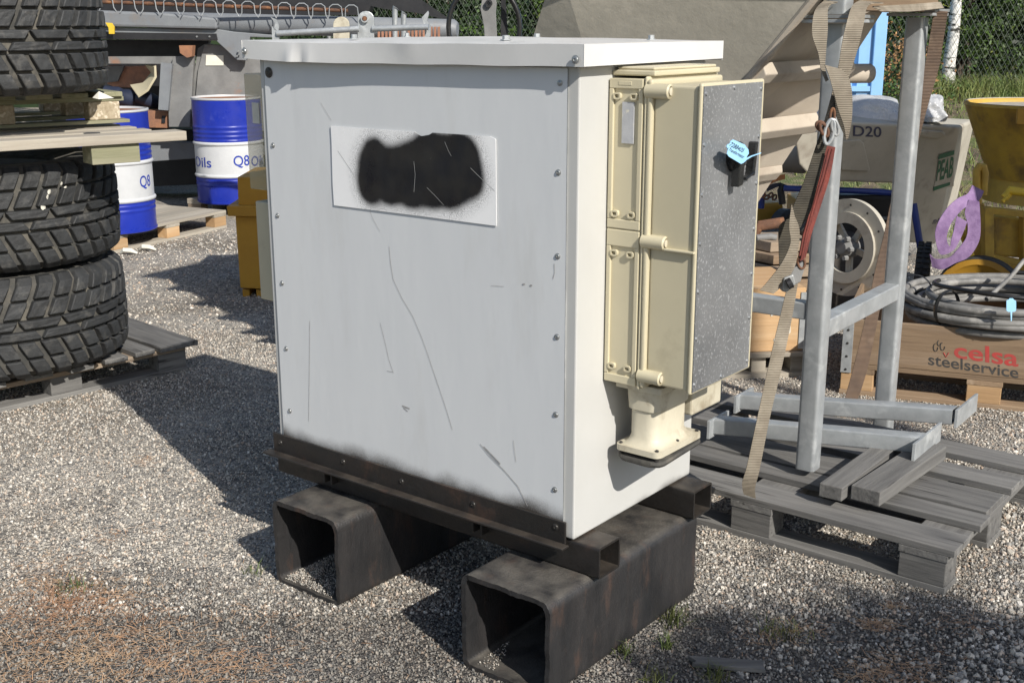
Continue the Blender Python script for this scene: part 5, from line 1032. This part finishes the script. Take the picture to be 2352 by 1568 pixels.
sb([(2311, 693), (2316, 691), (2318, 688), (2326, 688), (2328, 691), (2333, 694), (2333, 716), (2329, 719), (2315, 719), (2311, 716)], 4.72, .002, 'tag_plate', 'tag_blue', T); sb([(2320, 719), (2324, 719), (2323, 740), (2321, 740)], 4.72, .002, 'tag_tail', 'tag_blue', T)
# orange-brown plywood box and plank stack behind the left crossbar
T = thing('plywood_box', 'orange brown plywood box on a low pallet behind the cabinet side enclosure', 'box', (.98, 5.3, 0), .12)
MB().box(-.15, .385, .0, .5, .12, .42).build('box_wall', 'wood_orange_x', T, bevel=.003); MB().box(.10, .125, -.012, -.001, .12, .42).build('batten', 'wood_brown_z', T, bevel=.002)
MB().box(.36, .388, -.006, -.001, .13, .40).build('corner_strip', 'galv', T)
for k_, (x, z, w_, h_) in enumerate(((.30, .33, .012, .05), (.26, .24, .03, .025), (.22, .29, .012, .02), (.31, .20, .01, .05), (.24, .17, .02, .015))): MB().prism([(x, -.0035, z), (x+w_, -.0035, z+h_*.2), (x+w_*.8, -.0035, z+h_), (x+w_*.1, -.0035, z+h_*.8)], (0, .002, 0)).build('paint_fleck', 'paper', T)
for x in (-.15, .14, .33): MB().box(x, x+.07, 0, .4, .022, .098).build('block', 'wood_pale_x', T, bevel=.002)
MB().box(-.15, .42, -.03, .09, .0, .0215).build('bottom_board', 'wood_pale_x', T); MB().box(-.15, .42, -.03, .09, .0985, .1185).build('deck_board', 'wood_pale_x', T, bevel=.002)
i = 0
for (x0, x1, yt, yb, d, lb) in ((1720, 1858, 545, 572, 6.6, 'long worn brown plank on top of the timber stack'), (1722, 1840, 575, 600, 6.5, 'brown plank second from the top of the timber stack'), (1730, 1862, 603, 630, 6.45, 'brown plank third down in the timber stack'), (1715, 1850, 632, 662, 6.4, 'thick brown plank at the bottom of the timber stack')):
    a, b_ = W(x0, (yt+yb)/2, d), W(x1, (yt+yb)/2-4, d+.25); MB().beam(a, b_, .35, (yb-yt)*.85*d/F).build('plank', 'wood_brown_x' if i % 2 else 'wood_tan_x', rotz=math.atan2(b_.y-a.y, b_.x-a.x), label=lb, cat='plank', group='planks in the timber stack', bevel=.004); i += 1
a, b_ = W(1700, 590, 7), W(1880, 700, 7); MB().box(.9, 2.1, 6.7, 7.6, 0, .36).build('timber_stack_base', 'wood_dark_x', label='dark stacked timber at the bottom of the plank pile behind the stand', cat='timber')

# grey ventilated disc behind the near leg
c_ = W(1952, 570, 5.9); ax = Vector((-.82, -.57, .06)).normalized()
DK = thing('steel_disc', 'round grey steel disc with a hub and bolt holes, standing upright behind the near leg', 'disc', c_-Vector((0, 0, .25)), 0)
MB().lathe([(.245, 0), (.245, .03), (.135, .03), (.135, 0)], 56, c_, ax, closed=True, caps=False).build('outer_ring', 'cream', DK, world=True, smooth=True)
MB().lathe([(.18, .03), (.18, .045), (.125, .045), (.125, .03)], 56, c_, ax, closed=True, caps=False).build('inner_ring', 'cream', DK, world=True, smooth=True)
MB().lathe([(.05, -.02), (.05, .05), (.03, .07)], 20, c_, ax).build('hub', 'machine_worn', DK, world=True, smooth=True)
e = ax.cross(Vector((0, 0, 1))).normalized(); g_ = ax.cross(e)
for k in range(5): a = 2*math.pi*k/5+.4; MB().beam(c_+(e*math.cos(a)+g_*math.sin(a))*.04, c_+(e*math.cos(a)+g_*math.sin(a))*.14, .03, .02, ax).build('spoke', 'cream', DK, world=True)
for k in range(12): a = 2*math.pi*k/12; MB().lathe([(.006, .031), (.006, .033)], 8, c_+(e*math.cos(a)+g_*math.sin(a))*.215, ax).build('bolt', 'screw_dark', DK, world=True)
for k in range(6): a = 2*math.pi*k/6; MB().lathe([(.014, .05), (.012, .075)], 6, c_+(e*math.cos(a)+g_*math.sin(a))*.055, ax).build('wheel_nut', 'machine_worn', DK, world=True)

# ------------------------------------------------------------------ cream mixing pump
MP = thing('mixing_pump', 'cream plastic bodied mixing pump lettered D20, on a blue tubular frame with wheels', 'mixing pump', W(2000, 640, 7.0), 0)
ex = .30
PA, PB, PC = W(1834, 277, 6.60), W(2205, 293, 7.25), W(2052, 424, 7.18); PN = (PB-PA).cross(PC-PA).normalized()
def Wd(x, y, o=0.):
    d = ray(x, y); c = Vector((0, 0, H)); return c+d*((PA-c).dot(PN)/d.dot(PN))+Vector((0, o, 0))
mb = MB(); mb.prism([Wd(x, y) for x, y in ((1834, 277), (2205, 293), (2204, 300), (2146, 565), (2082, 560), (2052, 424), (1930, 420), (1852, 400), (1834, 380), (1822, 305))], (ex, .55, 0)).build('hopper_body', 'cream', MP, world=True, bevel=.022, seg=4)
def on(poly, o, th, name, mat, **k): MB().prism([Wd(x, y, o) for x, y in poly], (0, th, 0)).build(name, mat, MP, world=True, **k)
on([(1930, 325), (1972, 322), (1982, 330), (1996, 392), (1990, 396), (1930, 392)], -.025, .03, 'recess_panel', 'cream', bevel=.008)
on([(2070, 298), (2165, 303), (2172, 312), (2155, 322), (2070, 312)], -.02, .03, 'corner_swell', 'cream', bevel=.012)
text('D20', quadfn(Wd(1959, 315, -.004), Wd(2024, 318, -.004), Wd(2025, 294, -.004), Wd(1960, 290, -.004)), 'lettering', 'text_navy', MP, bold=.012, world=True)
text('m-tec', quadfn(Wd(1856, 304, -.004), Wd(1925, 308, -.004), Wd(1925, 290, -.004), Wd(1856, 286, -.004)), 'lettering', 'text_navy', MP, bold=.012, world=True)
text('m-tec', quadfn(Wd(2141, 518, -.004), Wd(2167, 512, -.004), Wd(2168, 500, -.004), Wd(2142, 506, -.004)), 'lettering', 'text_navy', MP, bold=.01, shear=.3, world=True)
on([(2158, 358), (2192, 350), (2190, 430), (2143, 442)], -.003, .002, 'sign_board', 'cream')
on([(2156, 358), (2192, 348), (2191, 358), (2154, 369)], -.006, .002, 'sign_band', 'text_green'); on([(2144, 432), (2182, 421), (2181, 428), (2143, 441)], -.006, .002, 'sign_band', 'text_green')
text('PEAB', quadfn(Wd(2149, 419, -.006), Wd(2186, 409, -.006), Wd(2192, 361, -.006), Wd(2155, 372, -.006)), 'lettering', 'text_green', MP, bold=.02, world=True)
def pipe(pts, r_, nm, mt, par, n_=10): return MB().tube(pts, r_, n_).build(nm, mt, par, world=True, smooth=True)
pipe([W(1800, 434, 7.1), W(1960, 440, 7.05), W(2075, 447, 7.0)], .018, 'frame_tube', 'frame_blue', MP)
pipe([W(2098, 470, 6.8), W(2112, 560, 6.75), W(2122, 620, 6.7), W(2112, 655, 6.7), W(2085, 664, 6.7)], .020, 'frame_tube', 'frame_blue', MP)
pipe([W(1760, 360, 7.4), W(1752, 430, 7.4), W(1748, 480, 7.4)], .02, 'frame_tube', 'frame_blue', MP)
sb([(1900, 450), (2075, 452), (2070, 620), (1900, 640)], 7.25, .35, 'motor_housing', 'machine_black', MP, bevel=.02)
for k in range(6): sb([(2010, 500+k*18), (2060, 502+k*18), (2060, 508+k*18), (2010, 506+k*18)], 7.2, .03, 'cooling_fin', 'machine_grey', MP)
def wheel(c_, ax_, Rw, wt, tread, name='wheel', par=MP, hubm='machine_worn'):
    ax_ = Vector(ax_).normalized(); wv = MB().lathe([(Rw*.62, -wt/2), (Rw*.9, -wt/2), (Rw, -wt*.32), (Rw, wt*.32), (Rw*.9, wt/2), (Rw*.62, wt/2)], 40, c_, ax_, caps=False, closed=True).build('tyre', tread, par, world=True, smooth=True)
    MB().lathe([(Rw*.62, -wt*.3), (Rw*.3, -wt*.1), (Rw*.3, wt*.1), (Rw*.62, wt*.3)], 30, c_, ax_).build('rim', hubm, wv, world=True, smooth=True)
    return wv
cw = W(2118, 628, 6.5); axw = Vector((.93, -.36, 0)); wheel(cw, axw, .165, .075, 'rubber_plain')
e = axw.normalized().cross(Vector((0, 0, 1))); mb = MB()
for k in range(34):
    a = 2*math.pi*k/34
    for sd in (-1, 1):
        o = cw+(e*math.cos(a)+Vector((0, 0, 1))*math.sin(a))*.162+axw*sd*.02; tg_ = (-e*math.sin(a)+Vector((0, 0, 1))*math.cos(a)); MB_ = mb.par(o-axw*.014-tg_*.008, axw*.028, tg_*.016, (e*math.cos(a)+Vector((0, 0, 1))*math.sin(a))*.012)
mb.build('tread_blocks', 'rubber', MP, world=True)
pipe([W(1765, 365, 7.6), W(1800, 367, 7.6), W(1850, 370, 7.6)], .085, 'tank', 'hopper_lit', MP, 20)
# plastic sack
def crumple(name, c_, sx, sy, sz, mat, label, cat, amp=.13, fr_=1.7):
    import bmesh
    b = bmesh.new(); bmesh.ops.create_icosphere(b, subdivisions=5, radius=1)
    for v in b.verts:
        p = v.co.normalized(); q_ = 1+amp*mnoise.noise(p*fr_)+amp*.5*abs(mnoise.noise(p*fr_*2.7)); v.co = Vector((p.x*sx*q_, p.y*sy*q_, max(p.z, -.2)*sz*q_))
    mb = MB(); mb.v = [Vector(c_)+v.co for v in b.verts]; mb.f = [tuple(x.index for x in f.verts) for f in b.faces]; b.free()
    return mb.build(name, mat, smooth=True, label=label, cat=cat)
crumple('plastic_sack', W(1985, 275, 7.3), .26, .2, .14, 'plastic_film', 'crumpled clear plastic sack bulging out of the mixing pump hopper', 'plastic sack')
crumple('plastic_sheet', W(1870, 262, 7.4), .16, .18, .10, 'plastic_film', 'flatter piece of plastic film at the left end of the mixing pump', 'plastic film')
crumple('plastic_sheet', W(2125, 268, 7.3), .12, .15, .12, 'plastic_film', 'torn pointed plastic film between the two stand legs and the yellow mixer', 'plastic film', .3)
# orange-yellow small machine with hooks behind the straps
T = thing('small_machine', 'small yellow machine with a black wheel seen between the enclosure and the straps', 'machine', W(1765, 560, 7.8), 0)
sb([(1738, 470), (1798, 466), (1800, 490), (1790, 540), (1738, 548)], 7.8, .4, 'housing', 'ochre', T, bevel=.02)
c_ = W(1800, 535, 7.7); MB().lathe([(.08, -.04), (.13, -.05), (.155, -.03), (.155, .03), (.13, .05), (.08, .04)], 30, c_, (.7, -.7, 0)).build('wheel', 'rubber_plain', T, world=True, smooth=True)
sb([(1830, 460), (1862, 455), (1860, 560), (1828, 560)], 7.9, .3, 'side_tank', 'ochre', T, bevel=.01)
T = thing('hook_chain', 'tangle of dark hooks with an orange strap hanging above the small yellow machine', 'chain hook', W(1775, 440, 7.2), 0)
strap('orange_strap', ((1768, 415, 1766, 428, 7.2), (1780, 406, 1778, 420, 7.2), (1803, 402, 1803, 413, 7.2)), 'strap_orange', None, parent=T)
strap('navy_strap', ((1758, 432, 1762, 442, 7.2), (1775, 424, 1778, 434, 7.2), (1792, 421, 1794, 428, 7.2)), 'navy', None, parent=T)
pipe([W(1748, 450, 7.2), W(1746, 420, 7.2), W(1754, 402, 7.2), W(1764, 400, 7.2), W(1768, 408, 7.2)], .014, 'hook', 'machine_worn', T); pipe([W(1797, 470, 7.2), W(1793, 440, 7.2), W(1800, 424, 7.2)], .022, 'hook', 'machine_black', T)
for k in range(4): oval(1752+k*9, 450+(k % 2)*5, 6, 4, 7.2, .006, .4*k, 'rust', T)
a = W(1735, 520, 7.0); T = thing('rusty_coupling', 'heap of rusty pipe couplings lying on the plank stack', 'pipe coupling', a, 0)
pipe([W(1728, 545, 6.6), W(1745, 520, 6.6), W(1800, 512, 6.6)], .03, 'pipe', 'rust', T, 14); pipe([W(1738, 548, 6.55), W(1770, 545, 6.55), W(1782, 548, 6.55)], .02, 'pipe', 'machine_worn', T); pipe([W(1842, 520, 6.6), W(1866, 540, 6.6), W(1866, 600, 6.6)], .05, 'hose_bend', 'rubber_plain', T, 14)

# ------------------------------------------------------------------ yellow mortar mixer at the right edge
MX = thing('mortar_mixer', 'yellow painted mortar mixer with a conical hopper at the right edge', 'mixer', W(2400, 690, 6.4), 0)
cm = W(2405, 240, 6.7); cz = cm.z; zb = W(2405, 432, 6.3).z; c0 = Vector((cm.x, cm.y, 0))
MB().lathe([(.428, cz), (.436, cz+.004), (.436, cz-.012), (.43, cz-.016), (.27, zb), (.25, zb), (.262, zb+.02), (.415, cz-.01)], 56, c0, closed=True, caps=False).build('cone', 'ochre_dirty', MX, world=True, smooth=True)
MB().lathe([(.418, cz-.018), (.434, cz+.006)], 56, c0, caps=False).build('rim_crust', 'mortar', MX, world=True, smooth=True)
MB().lathe([(.405, cz-.035), (.405, cz-.03), (.41, cz-.02)], 48, c0).build('mortar_residue', 'mortar', MX, world=True, smooth=True)
MB().lathe([(.29, zb-.13), (.275, zb-.10), (.262, zb)], 40, c0).build('lower_drum', 'ochre_dirty', MX, world=True, smooth=True)
sb([(2338, 252), (2375, 256), (2375, 292), (2336, 288)], 6.25, .02, 'hopper_lug', 'ochre', MX, bevel=.003)
for a, b_ in (((2262, 484), (2400, 500)), ((2268, 590), (2400, 620))): MB().beam(W(*a, 6.05), W(*b_, 6.0), .06, .03).build('frame_bar', 'ochre_dirty', MX, world=True, bevel=.003)
sb([(2262, 480), (2282, 482), (2284, 600), (2262, 595)], 6.0, .06, 'frame_bar', 'ochre_dirty', MX, bevel=.003); sb([(2350, 490), (2372, 490), (2372, 610), (2350, 606)], 6.0, .06, 'frame_bar', 'ochre_dirty', MX, bevel=.003)
sb([(2285, 500), (2348, 505), (2348, 596), (2286, 590)], 6.08, .3, 'gearbox', 'ochre_dirty', MX, bevel=.01)
sb([(2280, 605), (2400, 625), (2400, 700), (2250, 690), (2250, 660)], 6.25, .3, 'base_frame', 'ochre_dirty', MX)
sb([(2235, 470), (2262, 470), (2262, 560), (2250, 600), (2230, 590)], 6.2, .1, 'side_arm', 'ochre_dirty', MX, bevel=.006)
pipe([W(2247, 470, 6.1), W(2243, 430, 6.1), W(2243, 395, 6.1), W(2250, 384, 6.1), W(2258, 385, 6.1), W(2262, 400, 6.1), W(2258, 450, 6.1)], .020, 'handle', 'ochre_dirty', MX)
pipe([W(2306, 458, 5.95), W(2316, 448, 5.95), W(2316, 440, 5.95), W(2360, 446, 5.95)], .022, 'lever', 'yellow', MX); pipe([W(2302, 466, 5.93), W(2318, 452, 5.93)], .010, 'lever_tip', 'yellow', MX)
pipe([W(2203, 520, 6.0), W(2230, 590, 6.0), W(2240, 625, 6.0)], .018, 'tie_rod', 'yellow', MX)
cwh = W(2246, 690, 5.95); axh = Vector((-.5, -.86, .05)).normalized()
MB().lathe([(.13, -.03), (.185, -.045), (.215, -.04), (.222, 0), (.215, .04), (.185, .045), (.172, .035)], 48, cwh, axh).build('wheel', 'ochre', MX, world=True, smooth=True)
MB().lathe([(.222, -.04), (.228, 0), (.222, .04), (.214, .046), (.214, -.046)], 48, cwh+axh*-.004, axh, closed=True, caps=False).build('wheel_tyre', 'rubber_plain', MX, world=True, smooth=True)
MB().lathe([(.165, .01), (.165, .016)], 40, cwh, axh).build('wheel_disc', 'ochre_dirty', MX, world=True, smooth=True)
PS = thing('purple_sling', 'purple webbing sling looped and hung from the yellow mixer handle', 'sling', W(2200, 530, 5.9), 0)
strap('sling_loop', ((2236, 430, 2256, 440, 6.0), (2225, 450, 2244, 462, 5.98), (2200, 462, 2212, 478, 5.95), (2172, 490, 2186, 506, 5.93), (2152, 530, 2172, 536, 5.92), (2154, 565, 2172, 560, 5.92), (2164, 585, 2180, 572, 5.92), (2188, 575, 2184, 560, 5.92), (2205, 545, 2192, 535, 5.93), (2218, 510, 2200, 500, 5.94)), 'sling_purple', None, parent=PS, wf=1.35)
strap('sling_loop', ((2228, 462, 2246, 465, 5.96), (2220, 490, 2246, 490, 5.95), (2226, 520, 2248, 522, 5.94), (2222, 550, 2244, 556, 5.93), (2200, 580, 2222, 590, 5.92), (2180, 596, 2190, 606, 5.92), (2150, 600, 2162, 618, 5.92), (2136, 590, 2140, 612, 5.93)), 'sling_purple', None, parent=PS, wf=1.35)

T = thing('added_shade_cabinet', 'tall grey cabinet added unseen outside the right edge to shade the mixing pump', 'added shade blocker', (3.12, 4.8, 0), 0)  # unseen cabinet, added only to throw shade on the mixing pump
MB().box(0, .60, 0, .5, .08, 2.80).build('cabinet_body', 'machine_worn', T, bevel=.01)
for x in (.02, .305): MB().box(x, x+.275, -.02, -.001, .12, 2.76).build('door', 'machine_grey', T, bevel=.004); MB().box(x+(.24 if x < .1 else .02), x+(.26 if x < .1 else .04), -.045, -.021, 1.2, 1.4).build('door_handle', 'galv', T, bevel=.003)
for x in (.02, .52):
    for y in (.02, .42): MB().box(x, x+.06, y, y+.06, 0, .0795).build('foot', 'machine_black', T)
# ------------------------------------------------------------------ tree out of frame whose shade dapples the lower right
T = thing('pine_tree', 'pine standing just outside the picture whose branches shade the lower right gravel', 'tree', (6.2, -2.2, 0), 0)
MB().tube([(6.2, -2.2, 0), (6.1, -2.2, 3), (6.0, -2.2, 7)], [.14, .11, .04], 12).build('trunk', 'bark', T, world=True, smooth=True)
V, Fc = [], []
for gx, gy, hh, rr, cnt in ((1.15, 2.55, 4.2, .15, 900), (.98, 2.5, 4.6, .17, 1000), (1.35, 2.72, 4., .10, 500), (1.4, 2.35, 4.4, .2, 1000), (1.7, 2.85, 4.1, .10, 350), (1.0, 2.85, 4.3, .07, 260), (.72, 2.5, 4.3, .13, 700), (.5, 2.60, 4.2, .06, 260), (.62, 2.85, 4.2, .05, 120), (1.2, 3.02, 4.2, .05, 120)):
    c_ = np.array([gx+.762*hh, gy-1.165*hh, hh])
    for _ in range(cnt):
        p = c_+RNG.normal(0, rr, 3); a = RNG.normal(0, 1, 3); a /= np.linalg.norm(a); s_ = np.cross(a, RNG.normal(0, 1, 3)); s_ /= np.linalg.norm(s_); k = len(V); V += [p-a*.05, p+s_*.016, p+a*.05, p-s_*.016]; Fc.append((k, k+1, k+2, k+3))
link('crown', fastmesh('crown', np.array(V)-np.array([6.2, -2.2, 0]), Fc, 'leaf_dark'), T)
